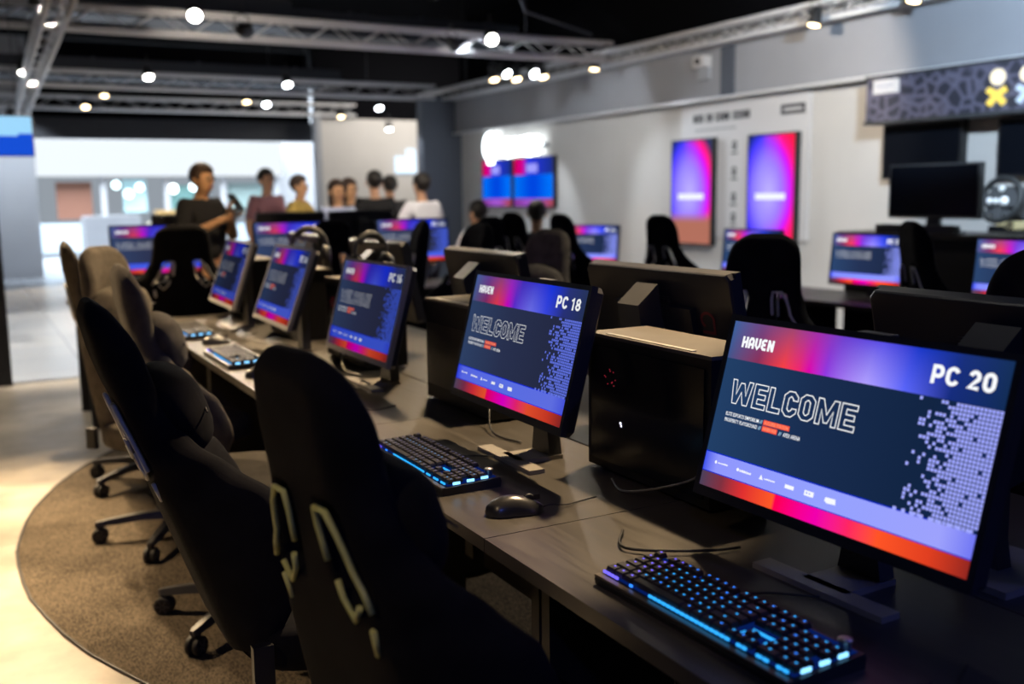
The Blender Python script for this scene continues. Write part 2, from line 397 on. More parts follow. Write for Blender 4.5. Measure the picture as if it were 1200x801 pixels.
def screen_mesh(key, number, mats, cells=True, fine=True):
    bm = bmesh.new(); uvl = bm.loops.layers.uv.new('UVMap')
    def P(u, v, lift=0): return Vector(((u-.5)*SW, -.0-lift, (.5-v)*SH))
    def quad(pts, mi, lift):
        vs = [bm.verts.new(P(u, v, lift)) for u, v in pts]
        f = bm.faces.new(vs); f.material_index = mi
        for l, (u, v) in zip(f.loops, pts): l[uvl].uv = (u, v)
        return f
    def rect(u0, v0, u1, v1, mi, lift=0., nu=1):
        for k in range(nu):
            a, b = u0+(u1-u0)*k/nu, u0+(u1-u0)*(k+1)/nu
            quad([(a,v0),(b,v0),(b,v1),(a,v1)], mi, lift)
    rect(0,0,1,.225,0); rect(0,.225,1,.795,1); rect(0,.795,1,.912,2); rect(0,.912,1,1,3)
    rect(0,.790,.86,.797,8,.00003); rect(0,.908,1,.914,8,.00003)
    L1 = .00006
    def polys(pl, mi, lift=L1):
        for q in pl: quad([(p.x, p.y) for p in q], mi, lift)
    asp = SW/SH
    def flip(pl, v1): return [[Vector((p.x, v1-p.y)) for p in q] for q in pl]   # y measured up from v1
    polys(flip(bold('HAVEN', .052, 0, .066, .142, .24, .06), .149), 5)
    if number: polys(flip(bold('PC '+number, .772, 0, .094, .190, .21, .07), .160), 5)
    ow = outline_word('WELCOME', 0, 0, .139*SH, .512*SW, .0017 if key == 'pc20' else .00125)
    polys([[Vector((.052+p.x/SW, .483-p.y/SH)) for p in q] for q in ow], 5)
    if fine:
        polys(flip(word('ELITE ESPORTS EMPORIUM', .050, 0, .150, .022), .560), 5)
        polys(flip(word('//', .204, 0, .012, .022), .560), 7)
        rect(.220,.534,.330,.562,6,L1); polys(flip(word('SUCCESS STATION', .225, 0, .100, .018), .557), 9, L1*2)
        polys(flip(word('PROSPERITY PLAYGROUND', .050, 0, .148, .022), .596), 5)
        polys(flip(word('//', .203, 0, .012, .022), .596), 7)
        rect(.220,.568,.284,.598,6,L1); polys(flip(word('HAVEN HUB', .224, 0, .056, .018), .592), 9, L1*2)
        polys(flip(word('//', .291, 0, .012, .022), .598), 7)
        polys(flip(word('APEX ARENA', .310, 0, .070, .022), .598), 5)
        # sponsor marks on the band
        polys(flip([[Vector(p) for p in arc(.054,.009,.005,.010,0,330,9)]], .855), 5)
        polys(flip([[Vector(p) for p in arc(.157,.009,.006,.010,0,330,9)]], .858), 5)
        polys([[Vector((.253,.862)), Vector((.260,.834)), Vector((.270,.862))]], 5)
        rn = random.Random(5)
        for u0, u1, v0, hh in ((.064,.108,.840,.010),(.165,.213,.843,.014),(.274,.319,.846,.010)):   # too small to read in the photo
            u = u0
            while u < u1:
                w_ = .003+.003*rn.random(); rect(u, v0+.004*rn.random(), u+w_, v0+hh, 5, L1); u += w_+.0009
        rect(.362,.843,.398,.864,5,L1); rect(.440,.840,.476,.868,5,L1); rect(.446,.848,.452,.858,2,L1*2); rect(.458,.848,.463,.858,2,L1*2)
        polys([[Vector(p) for p in ((.520,.842),(.556,.840),(.560,.868),(.528,.872),(.518,.862))]], 5)
    if cells:
        rnd = random.Random(7); cu, cv = .0112, .0203; cols = 22; rows = 28
        for r in range(rows):
            edge = .858-.012*math.sin(r*.9)+.012*math.cos(r*.37) + (0 if r < 10 else .0)
            shift = (r/rows)*-.0
            for c_ in range(cols):
                u = .999-(c_+1)*cu; v = .228+r*cv
                if u > edge+.01: p = .965 if u > edge+.05 else .86
                else: p = 0 if u < .742 else (.50*math.exp((u-edge)*38)+.17)*(1.25 if (r+c_) % 2 else .75)
                if rnd.random() < p:
                    rect(u+.0012, v+.0022, u+cu-.0012, v+cv-.0022, 4, L1)
        for k in range(9):
            u = .745+k*.028
            rect(u,.780,u+.012,.797,4 if k < 4 else 4,L1)
    me = bpy.data.meshes.new('screen_'+key); bm.to_mesh(me); bm.free()
    for m in mats: me.materials.append(m)
    return me

# ------------------------------------------------------------------ monitor
def monitor_parts(root, zc, tilt, scr, bezel, back_logo=False, headset_hook=False, w=SW, h=SH, foot=True):
    T = Matrix.Translation((0,0,zc)) @ Matrix.Rotation(-tilt, 4, 'X')
    bm = bmesh.new(); ow, oh = w/2+.011, h/2+.011; dep = .022
    # frame: four bars round the glass, then a rear shell
    bx(bm, (0, .006, h/2+.0055), (2*ow, .016, .011)); bx(bm, (0, .006, -h/2-.009), (2*ow, .016, .018))
    bx(bm, (-w/2-.0055, .006, .0), (.011, .016, h)); bx(bm, (w/2+.0055, .006, .0), (.011, .016, h))
    obj('bezel', bm, bezel, root, T)
    bm = bmesh.new()
    rings = []
    for y, k in ((.012,1.),(.029,.998),(.034,.985),(.035,.97)):
        x, zt, zb = ow*k, oh*k, -(oh+.007)*k
        c = .012
        rings.append([Vector(p) for p in ((-x+c,y,zb),(x-c,y,zb),(x,y,zb+c),(x,y,zt-c),(x-c,y,zt),(-x+c,y,zt),(-x,y,zt-c),(-x,y,zb+c))])
    loft(bm, rings, smooth=False)
    bx(bm, (0,.043,-.01), (.30,.018,.17))
    for k in range(9): bx(bm, (0, .0525, .10-k*.006), (.16, .003, .002))
    shell = obj('rear_shell', bm, M['bezel'], root, T)
    sc = obj('screen', scr, [], root, T)
    # stand: neck that follows the panel tilt, column and v-shaped foot
    bm = bmesh.new()
    bx(bm, (0, .062, -.01), (.075, .03, .11)); bev(bm, .008)
    obj('mount', bm, M['bezel'], root, T)
    bm = bmesh.new()
    loft(bm, [[Vector((sx*.035*a, .085+sy*.017, z)) for sx, sy in ((-1,-1),(1,-1),(1,1),(-1,1))] for z, a in ((.012,1.25),(.06,1),(zc+(.15 if foot else .02),.92))], smooth=False)
    bev(bm, .006)
    obj('stand_column', bm, M['plastic_grey'], root)
    if foot:
        bm = bmesh.new(); bx(bm, (0,-.018,.005), (.27,.040,.010)); bx(bm, (0,.045,.005), (.09,.12,.010)); bev(bm, .004)
        obj('foot', bm, M['foot'], root)
    else:
        bm = bmesh.new(); bx(bm, (0,.075,.006), (.22,.20,.012)); bev(bm, .005); obj('foot', bm, M['foot'], root)
    if back_logo:
        bm = bmesh.new()
        for q in ribbon(arc(0,.018,.022,.018,-60,200,12)+[(-.02,-.012),(.022,-.012)], .007):
            vs = [bm.verts.new((-.19+p.x, .0362, .03+p.y)) for p in q]; bm.faces.new(vs)
        obj('back_logo', bm, M['logo_red'], root, T, label='dull red round logo')
M['logo_red'] = mat('dull_red_print', (.28,.03,.04), .5)
NUM = ['20','18','16','14','12']
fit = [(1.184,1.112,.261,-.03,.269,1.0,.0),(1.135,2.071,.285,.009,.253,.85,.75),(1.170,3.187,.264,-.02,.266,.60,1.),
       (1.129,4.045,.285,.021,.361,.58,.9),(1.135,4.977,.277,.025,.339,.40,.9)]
lab = ['large widescreen monitor reading PC 20, nearest on the dark desk',
       'black framed monitor reading PC 18 beside the vented tower',
       'monitor with frame tinted as if lit, reading PC 16 with a dim blue welcome screen',
       'monitor with frame tinted as if lit, reading PC 14 with a clip on its top edge',
       'slim blurred blue monitor at the far end of the near desk row']
for i, n in enumerate(NUM):
    X, Y, zc, ya, ti, st, cold = fit[i]
    ms = scr_mats('pc'+n, st, cold)
    t = thing('computer_monitor', lab[i], 'monitor', (X, Y, DZ), -(PI/2+ya), 'monitors along the near desks')
    monitor_parts(t, zc, ti, screen_mesh('pc'+n, n, ms), M['bezel'] if i < 2 else M['bezel_lit'])
    if n == '14':
        bm = bmesh.new(); T = Matrix.Translation((0,0,zc)) @ Matrix.Rotation(-ti, 4, 'X')
        bx(bm, (.07,.02,.172), (.16,.035,.014)); bx(bm, (.12,.02,.186), (.03,.03,.02)); bx(bm, (0.01,.02,.186), (.03,.03,.02)); bev(bm, .004)
        obj('top_clip', bm, M['alu'], t, T, label='pale metal clip')

# monitors of the opposite side, backs towards us
OPP = [(1.56,1.05,'monitor turned away, its dark rear right behind the PC 20 screen'),
       (1.56,2.02,'rear of a monitor with a red round logo, above the pale tower top'),
       (1.56,2.98,'rear of a grey monitor standing left of the beige backed chair'),
       (1.56,3.95,'rear of a monitor behind the PC 16 screen'),
       (1.56,4.95,'rear of a monitor behind the PC 14 screen, furthest of the turned away ones')]
dark = emit_ramp('display_generic', [(0,(.05,.02,.3)),(.5,(.1,.1,.8)),(1,(.01,.05,.4))], .7)
far_ms = scr_mats('far', 1.15, .0)
scr_far = screen_mesh('far', '24', far_ms, True, True)
p0 = None
for i, (X, Y, l) in enumerate(OPP):
    if i == 0:
        p0 = thing('computer_monitor', l, 'monitor', (X,Y,DZ), PI/2, 'monitors along the opposite desks')
        monitor_parts(p0, .30, .22, scr_far, M['bezel'], back_logo=True, w=SW, h=SH, foot=False)
        # hood over the neck
        bm = bmesh.new(); Tm = Matrix.Translation((0,0,.30)) @ Matrix.Rotation(-.22, 4, 'X')
        loft(bm, [[Vector(p) for p in ((-.042,.05,z0),(.042,.05,z0),(.042,y1,z1),(-.042,y1,z1))] for z0, z1, y1 in ((.130,.095,.120),(-.13,-.13,.128))], smooth=False); bev(bm, .004)
        obj('neck_hood', bm, M['plastic_grey'], p0, Tm)
    else:
        dup(p0, (X,Y,DZ), PI/2 + (.03 if i % 2 else -.02), l)

# ------------------------------------------------------------------ desks
def desk(x0, x1, y0, y1, label, group, zt=DZ, first=[None]):
    t = thing('computer_desk', label, 'desk', ((x0+x1)/2, (y0+y1)/2, 0), 0, group)
    w, d = x1-x0, y1-y0
    bm = bmesh.new(); bx(bm, (0,0,zt-.0135), (w, d-.003, .027)); bev(bm, .0025, 1); obj('tabletop', bm, M['desk'], t)
    for s in (-1, 1):
        bm = bmesh.new(); bx(bm, (.0, s*(d/2-.02), (zt-.027)/2), (w-.24 if w < d else w*.9, .03, zt-.027)); bev(bm, .003, 1); obj('side_panel', bm, M['desk_edge'], t)
    bm = bmesh.new()
    if w < d: bx(bm, (w/2-.05 if x0 < 1 or x0 > 4 else -w/2+.05, 0, .48), (.018, d-.075, .42))
    else: bx(bm, (0, d/2-.05, .48), (w-.12, .018, .42))
    obj('modesty_panel', bm, M['desk_edge'], t)
    bm = bmesh.new(); bx(bm, (w*.28 if w < d else 0, 0 if w < d else d*.25, zt-.055), (.06 if w < d else w-.2, d-.2 if w < d else .06, .05)); obj('cable_tray', bm, M['metal'], t)
    return t
ys = [-.39,.61,1.61,2.61,3.61,4.61,5.61]
dl = ['dark laminate desk under the nearest glowing keyboard, cut by the photo edge','dark laminate desk holding the PC 20 monitor','dark laminate desk holding the PC 18 keyboard and mouse',
      'dark laminate desk holding the PC 16 monitor','dark laminate desk holding the PC 14 keyboard','dark laminate desk at the far end of the near row']
for k in range(6):
    desk(.812, 1.355, ys[k], ys[k+1], dl[k], 'desks of the near row')
    yo = [-.05,.95,1.95,3.18,4.10,4.98,5.90]
    desk(1.36, 1.905, yo[k], yo[k+1], ['opposite desk directly behind the nearest desk','opposite desk behind the PC 20 screen','opposite desk under the monitor with the red logo',
      'opposite desk behind the vented tower','opposite desk behind the PC 14 screen','opposite desk at the far end'][k], 'desks of the opposite side')

# ------------------------------------------------------------------ towers
def tower(label, loc, kind):
    """case .44 long (y), .17 deep (x), .31 high; the broad side faces -x"""
    t = thing('desktop_computer', label, 'computer', loc, 0, 'computer towers between the desks')
    L, D, H = .44, .165, .305
    bm = bmesh.new(); bx(bm, (0,0,.008+H/2), (D, L, H)); bev(bm, .004, 1); obj('case', bm, M['case'], t)
    bm = bmesh.new(); bx(bm, (0,0,H+.011), (D+.006, L+.006, .008)); bev(bm, .002, 1); obj('top_panel', bm, M['case_top'], t)
    for s in (-1, 1):
        bm = bmesh.new(); bx(bm, (0, s*(L/2-.05), .005), (D*.8, .03, .010)); obj('foot', bm, M['rubber'], t)
    if kind == 'vent':
        bm = bmesh.new()
        for k in range(27): bx(bm, (-D/2-.003, 0, .055+k*.0072), (.005, L-.03, .0030))
        obj('vent_grille', bm, M['vent'], t)
        bm = bmesh.new(); bx(bm, (-D/2-.002,-.06,.062), (.006,.006,.004)); obj('indicator_light', bm, M['led_v'], t)
    else:
        bm = bmesh.new(); bx(bm, (-D/2-.002,0,.008+H/2), (.004, L-.035, H-.04)); obj('glass_panel', bm, M['glass_dark'], t)
        rnd = random.Random(3); bm = bmesh.new()
        for k in range(11):
            a = rnd.random()*6.28; r = .012+.012*rnd.random()
            bx(bm, (-D/2-.0045, .125+r*math.cos(a), .225+r*math.sin(a)), (.001,.0022,.0022))
        obj('fan_light', bm, M['led_red'], t, label='red fan lights')
        bm = bmesh.new(); bx(bm, (-D/2-.0045,.083,.128), (.001,.005,.004)); bx(bm, (-D/2-.0045,.080,.122), (.001,.004,.004)); obj('indicator_light', bm, M['led_white'], t)
    bm = bmesh.new(); bx(bm, (-D/2+.01,0,H+.016), (.012,L*.7,.003)); obj('top_trim', bm, M['alu'], t)
    return t
M['vent'] = mat('vent_grille_metal', (.10,.09,.075), .4, metal=.6)
tower('black glass sided computer tower with white indicator, left of the PC 20 screen', (1.345,1.725,DZ), 'glass')
tower('black computer tower with slatted front left of the PC 18 screen', (1.345,2.665,DZ), 'vent')
tower('dark computer tower left of the PC 16 screen', (1.345,3.665,DZ), 'glass')
tower('dark computer tower left of the PC 14 screen', (1.345,4.52,DZ), 'vent')
tower('dark computer tower left of the furthest near row screen', (1.345,5.38,DZ), 'glass')

# ------------------------------------------------------------------ keyboards
U = .0188
def key_mesh(w, led, d=1.):
    bm = bmesh.new(); W, D = w*U-.0018, d*U-.0018
    rings = [[Vector((sx*a*.5*1, sy*b*.5, z)) for sx, sy in ((-1,-1),(1,-1),(1,1),(-1,1))] for a, b, z in ((W, D, 0), (W-.001, D-.001, .004), (W-.0045, D-.0045, .0085))]
    loft(bm, rings, smooth=False)
    n = .0026; zt = .0087
    for k in range(1 if w < 2 else (1 if w < 5 else 0)):
        x0 = -.002
        vs = [bm.verts.new(p) for p in ((x0,.0005,zt),(x0+.0042,.0005,zt),(x0+.0042,.0040,zt),(x0,.0040,zt))]
        f = bm.faces.new(vs); f.material_index = 1
    me = bpy.data.meshes.new('key'); bm.to_mesh(me); bm.free(); me.materials.append(M['key']); me.materials.append(led); return me
def key_layout():
    rows = []
    def r(y, items):
        x = 0
        for it in items:
            if it < 0: x += -it
            else: rows.append((x+it/2, y, it)); x += it
    r(5.3, [1,-1,1,1,1,1,-.5,1,1,1,1,-.5,1,1,1,1,-.25,1,1,1])
    r(4.1, [1]*13+[2,-.25,1,1,1,-.25,1,1,1,1])
    r(3.1, [1.5]+[1]*12+[1.5,-.25,1,1,1,-.25,1,1,1,1])
    r(2.1, [1.75]+[1]*11+[2.25,-3.5,1,1,1])
    r(1.1, [2.25]+[1]*10+[2.75,-1.25,1,-1.25,1,1,1,1])
    r(.1, [1.25,1.25,1.25,6.25,1.25,1.25,1.25,1.25,-.25,1,1,1,-.25,2,1,1])
    return rows
_keys = {}
def keyboard(label, loc, rz, style, individual=True):
    t = thing('keyboard', label, 'keyboard', loc, rz, 'keyboards on the near desks')
    W, D = 22.5*U, 6.4*U
    bm = bmesh.new()
    loft(bm, [[Vector((sx*(W/2+.006), y, z)) for sx, y, z in s] for s in (
        [(-1,-D/2-.014,.0),(1,-D/2-.014,.0),(1,D/2+.006,.0),(-1,D/2+.006,.0)],
        [(-1,-D/2-.016,.010),(1,-D/2-.016,.010),(1,D/2+.008,.014),(-1,D/2+.008,.014)],
        [(-1,-D/2-.012,.016),(1,-D/2-.012,.016),(1,D/2+.005,.022),(-1,D/2+.005,.022)])], smooth=False)
    bev(bm, .0015, 1); obj('case', bm, M['plastic'], t)
    bm = bmesh.new(); bx(bm, (0,-D/2-.0115,.0165), (W+.010,.010,.004)); bev(bm, .001, 1); obj('front_rail', bm, M['rail'], t, label='satin metal front rail')
    tl = math.atan2(.006, D+.02); T = Matrix.Translation((0,-D/2,.0175)) @ Matrix.Rotation(tl, 4, 'X')
    bm = bmesh.new(); bx(bm, (0,D/2,.0003), (W-.002,D-.002,.0006)); obj('backlight_plate', bm, M['led_under'] if style != 'dim' else M['led_under2'], t, T)
    lay = key_layout()
    if individual:
        for x, y, w in lay:
            u = x/22.5
            if style == 'near': led = 'led_v' if u < .16 else ('led_b' if (u < .5 and (int(x*3+y*7) % 3)) or (int(x*5+y*3) % 4 == 0) else 'led_c')
            elif style == 'mid': led = 'led_dim' if int(x*3+y*5) % 3 else 'led_c2'
            else: led = 'led_dim'
            kk = (w, led)
            if kk not in _keys: _keys[kk] = key_mesh(w, M[led])
            o = bpy.data.objects.new('key', _keys[kk]); C.objects.link(o); o.parent = t
            p = T @ Vector(((x-11.25)*U, (y+.5)*U, .0045)); o.location = p; o.rotation_euler = (tl,0,0)
    else:
        bm = bmesh.new()
        for x, y, w in lay: bx(bm, T @ Vector(((x-11.25)*U, (y+.5)*U, .009)), (w*U-.003, U-.003, .009))
        o = obj('keys', bm, M['key'], t); o['kind'] = 'stuff'
    # light pieces under the front row and on the right hand side
    for nm, (u0, u1), m in (('strip',(0,.10),'led_v'),('strip',(.17,.19),'led_b'),('strip',(.285,.72),'led_c'),('strip',(.75,.80),'led_c'),('strip',(.84,.90),'led_c'),('strip',(.93,.985),'led_c')):
        bm = bmesh.new(); n = max(1, int((u1-u0)*40))
        for k in range(n):
            a = u0+(u1-u0)*(k+.5)/n; bx(bm, ((a-.5)*W, -D/2-.0025, .0225), ((u1-u0)*W/n*.72, .003, .004))
        obj('light_strip', bm, M[m], t)
    bm = bmesh.new()
    for k in range(3): bx(bm, (W/2-.0005, -D/2+.022+k*.034, .0225+k*.0015), (.003, .017, .0055))
    obj('side_light', bm, M['led_w'], t)
    bm = bmesh.new()
    bx(bm, ((16.9-11.25)*U, -D/2+2.6*U, .0225), (2.3*U,.0035,.003)); bx(bm, ((15.8-11.25)*U, -D/2+1.6*U, .0225), (.006,.012,.003)); bx(bm, ((18.1-11.25)*U, -D/2+1.7*U, .0225), (.006,.006,.003))
    obj('logo_light', bm, M['led_c'], t)
    # volume roller at the rear right corner
    bm = bmesh.new(); lathe(bm, [(.0001,0),(.0085,0),(.0085,.012),(.010,.013),(.010,.017),(.0001,.018)], 18)
    obj('volume_knob', bm, M['alu'], t, Matrix.Translation((W/2-.012, D/2-.014, .024)))
    bm = bmesh.new(); tube(bm, smooth_pts([(-.05,D/2,.012),(-.05,D/2+.03,.006),(-.03,D/2+.08,.004),(.02,D/2+.13,.004)]), .0020, 6); obj('cable', bm, M['cable'], t)
    return t
M['rail'] = mat('keyboard_rail_metal', (.20,.18,.15), .35, metal=.8)
M['led_c2'] = emit('led_soft_cyan', (.12,.40,.85), .9)
keyboard('keyboard with vivid blue and cyan backlit keys, nearest at the photo bottom', (.949,1.105,DZ), -PI/2+.02, 'near')
keyboard('keyboard with pale backlit keys and blue edge lights below the PC 18 screen', (.930,2.108,DZ), -PI/2, 'mid')
keyboard('keyboard hidden behind the nearest chair headrest below the PC 16 screen', (.93,3.12,DZ), -PI/2, 'mid')
keyboard('keyboard with blue lit edge in front of the PC 14 screen', (.905,3.96,DZ), -PI/2, 'dim')
keyboard('furthest keyboard of the near row, with a blue glow', (.92,4.86,DZ), -PI/2, 'dim', False)

# ------------------------------------------------------------------ mice
def mouse(label, loc, rz, cable=True, led=False):
    t = thing('computer_mouse', label, 'mouse', loc, rz, 'mice on the near desks')
    bm = bmesh.new(); rings = []
    for k in range(11):
        s = k/10; y = -.062+.124*s
        w = .033*(1-abs(2*s-1)**3.2)**.5*(1-.12*math.sin(PI*s)) + .002; h = .041*math.sin(PI*min(1,(s*.86+.09)))**.75*(1-.25*s) + .002
        rings.append([Vector((w*math.cos(a)*(1 if math.sin(a) >= 0 else 1.04), y, .001+max(0,h*math.sin(a)) if math.sin(a) >= 0 else .001)) for a in [2*PI*j/20 for j in range(20)]])
    loft(bm, rings); obj('body', bm, M['mouse'], t, sub=1)
    bm = bmesh.new(); lathe(bm, [(.0001,-.004),(.009,-.004),(.010,-.002),(.010,.002),(.009,.004),(.0001,.004)], 16)
    obj('scroll_wheel', bm, M['rubber'], t, Matrix.Translation((0,.030,.028)) @ Matrix.Rotation(PI/2, 4, 'Y'))
    bm = bmesh.new(); bx(bm, (0,.036,.030), (.0012,.034,.010)); obj('button_gap', bm, M['cable'], t)
    if led:
        bm = bmesh.new(); lathe(bm, [(.0001,0),(.008,.0015),(.0001,.003)], 12); obj('palm_light', bm, M['led_b'], t, Matrix.Translation((0,-.028,.0385)))
        bm = bmesh.new(); tube(bm, [(-.030,-.045,.008),(-.034,-.01,.009),(-.031,.03,.009),(-.02,.055,.008)], .0016, 6); obj('side_light', bm, M['led_b'], t)
    if cable:
        bm = bmesh.new(); tube(bm, smooth_pts([(0,.060,.008),(.004,.075,.012),(-.006,.11,.006),(-.03,.15,.003),(-.05,.19,.003)]), .0016, 6); obj('cable', bm, M['cable'], t)
    return t
mouse('black wired mouse beside the PC 18 keyboard', (.935,1.715,DZ), -PI/2-.25)
mouse('black mouse with blue light at the bottom edge below the PC 20 screen', (.955,.775,DZ), -PI/2, led=True)
mouse('small mouse right of the PC 14 keyboard', (.905,3.55,DZ), -PI/2)
mouse('mouse hidden behind the nearest chair headrest', (.93,2.76,DZ), -PI/2)
mouse('pale lit mouse beside the furthest keyboard', (.945,4.47,DZ), -PI/2)

# ------------------------------------------------------------------ gaming chair
def lerp_tab(tab, v):
    for (a, x), (b, y) in zip(tab, tab[1:]):
        if v <= b:
            k = (v-a)/(b-a); k = k*k*(3-2*k); return x+(y-x)*k
    return tab[-1][1]
US = [-1,-.90,-.76,-.62,-.46,-.30,-.15,0,.15,.30,.46,.62,.76,.90,1]
def backrest_mesh(bm, trims):
    VS = [i/30 for i in range(29)]+[.955,.975,.99,1.]; NV = len(VS)-1; Ht = .755
    Wt = [(0,.20),(.12,.235),(.30,.262),(.44,.258),(.56,.216),(.66,.160),(.75,.136),(.86,.130),(.92,.124),(.96,.108),(.985,.082),(1,.045)]
    grid_b, grid_f = [], []
    for i in range(NV+1):
        v = VS[i]; w = lerp_tab(Wt, v); s = v*Ht
        bol = lerp_tab([(0,.03),(.12,.08),(.30,.125),(.42,.115),(.51,.075),(.60,.030),(.70,.012),(.85,.016),(1,0)], v)
        th = lerp_tab([(0,.035),(.5,.035),(.85,.034),(.96,.026),(1,.008)], v)
        lum = .018*math.exp(-((v-.25)/.15)**2)
        rb, rf = [], []
        for u in US:
            au = abs(u)
            edge = math.sqrt(max(0, 1-max(0,(au-.62)/.38)**2.4))
            fwd = bol*max(0,(au-.35)/.65)**1.6*1.25     # whole side sweeps forward
            tb = -th*edge + bol*.95*max(0,(au-.60)/.40)**1.5; tf = (th+lum)*edge + fwd*1.0 + bol*.25*math.exp(-((au-.80)/.16)**2)
            if au == 1: tf = tb = fwd*.92
            rb.append(Vector((tb, u*w, s))); rf.append(Vector((tf, u*w, s)))
        grid_b.append(rb); grid_f.append(rf)
    nb = len(US); vb = [[bm.verts.new(p) for p in R] for R in grid_b]
    vf = [[vb[i][j] if j in (0, nb-1) else bm.verts.new(grid_f[i][j]) for j in range(nb)] for i in range(NV+1)]
    hole = set()
    for i in range(17, 22):
        for j in range(nb-1):
            a, b = US[j], US[j+1]; m = (a+b)/2
            if .28 < abs(m) < .66: hole.add((i, j))
    def q(a, b, c, d):
        f = bm.faces.new((a, b, c, d)); f.smooth = True
    for i in range(NV):
        for j in range(nb-1):
            if (i, j) in hole: continue
            q(vb[i][j], vb[i+1][j], vb[i+1][j+1], vb[i][j+1]); q(vf[i][j], vf[i][j+1], vf[i+1][j+1], vf[i+1][j])
    for (i, j) in hole:
        for (di, dj, e) in ((-1,0,((i,j),(i,j+1))),(1,0,((i+1,j),(i+1,j+1))),(0,-1,((i,j),(i+1,j))),(0,1,((i,j+1),(i+1,j+1)))):
            if (i+di, j+dj) not in hole:
                (a, b), (c, d) = e; q(vb[a][b], vb[c][d], vf[c][d], vf[a][b])
    for j in range(nb-1):
        f = [vb[NV][j], vb[NV][j+1], vf[NV][j+1], vf[NV][j]]; f2 = []
        [f2.append(x) for x in f if x not in f2]; bm.faces.new(f2)
        f = [vb[0][j], vf[0][j], vf[0][j+1], vb[0][j+1]]; f2 = []
        [f2.append(x) for x in f if x not in f2]; bm.faces.new(f2)
    # slot outlines for the piping
    for sgn in (-1, 1):
        js = [j for j in range(nb) if (US[j]*sgn) > .28 and (US[j]*sgn) < .64]
        js.sort(key=lambda j: abs(US[j]))
        inner, outer = js[0], js[-1]
        def pp(g, i, j, off): return g[i][j]+Vector((off,0,0))
        for g, off in ((grid_b,-.004),(grid_f,.004)):
            def at(i, uu):
                j = max(k for k in range(nb-1) if US[k] <= uu); f = (uu-US[j])/(US[j+1]-US[j]); return g[i][j].lerp(g[i][j+1], f)+Vector((off,0,0))
            o_, n_ = sgn*.66, sgn*.29
            trims.append([at(19,n_),at(20,n_),at(21,n_),at(22,sgn*.33),at(22,sgn*.54),at(21,sgn*.62),at(20,sgn*.65),at(19,o_),at(18,o_),at(17,sgn*.65)])
            trims.append([at(18,sgn*.33),at(17,sgn*.33),at(16,sgn*.42),at(17,sgn*.52)])
SEAT_W = .25
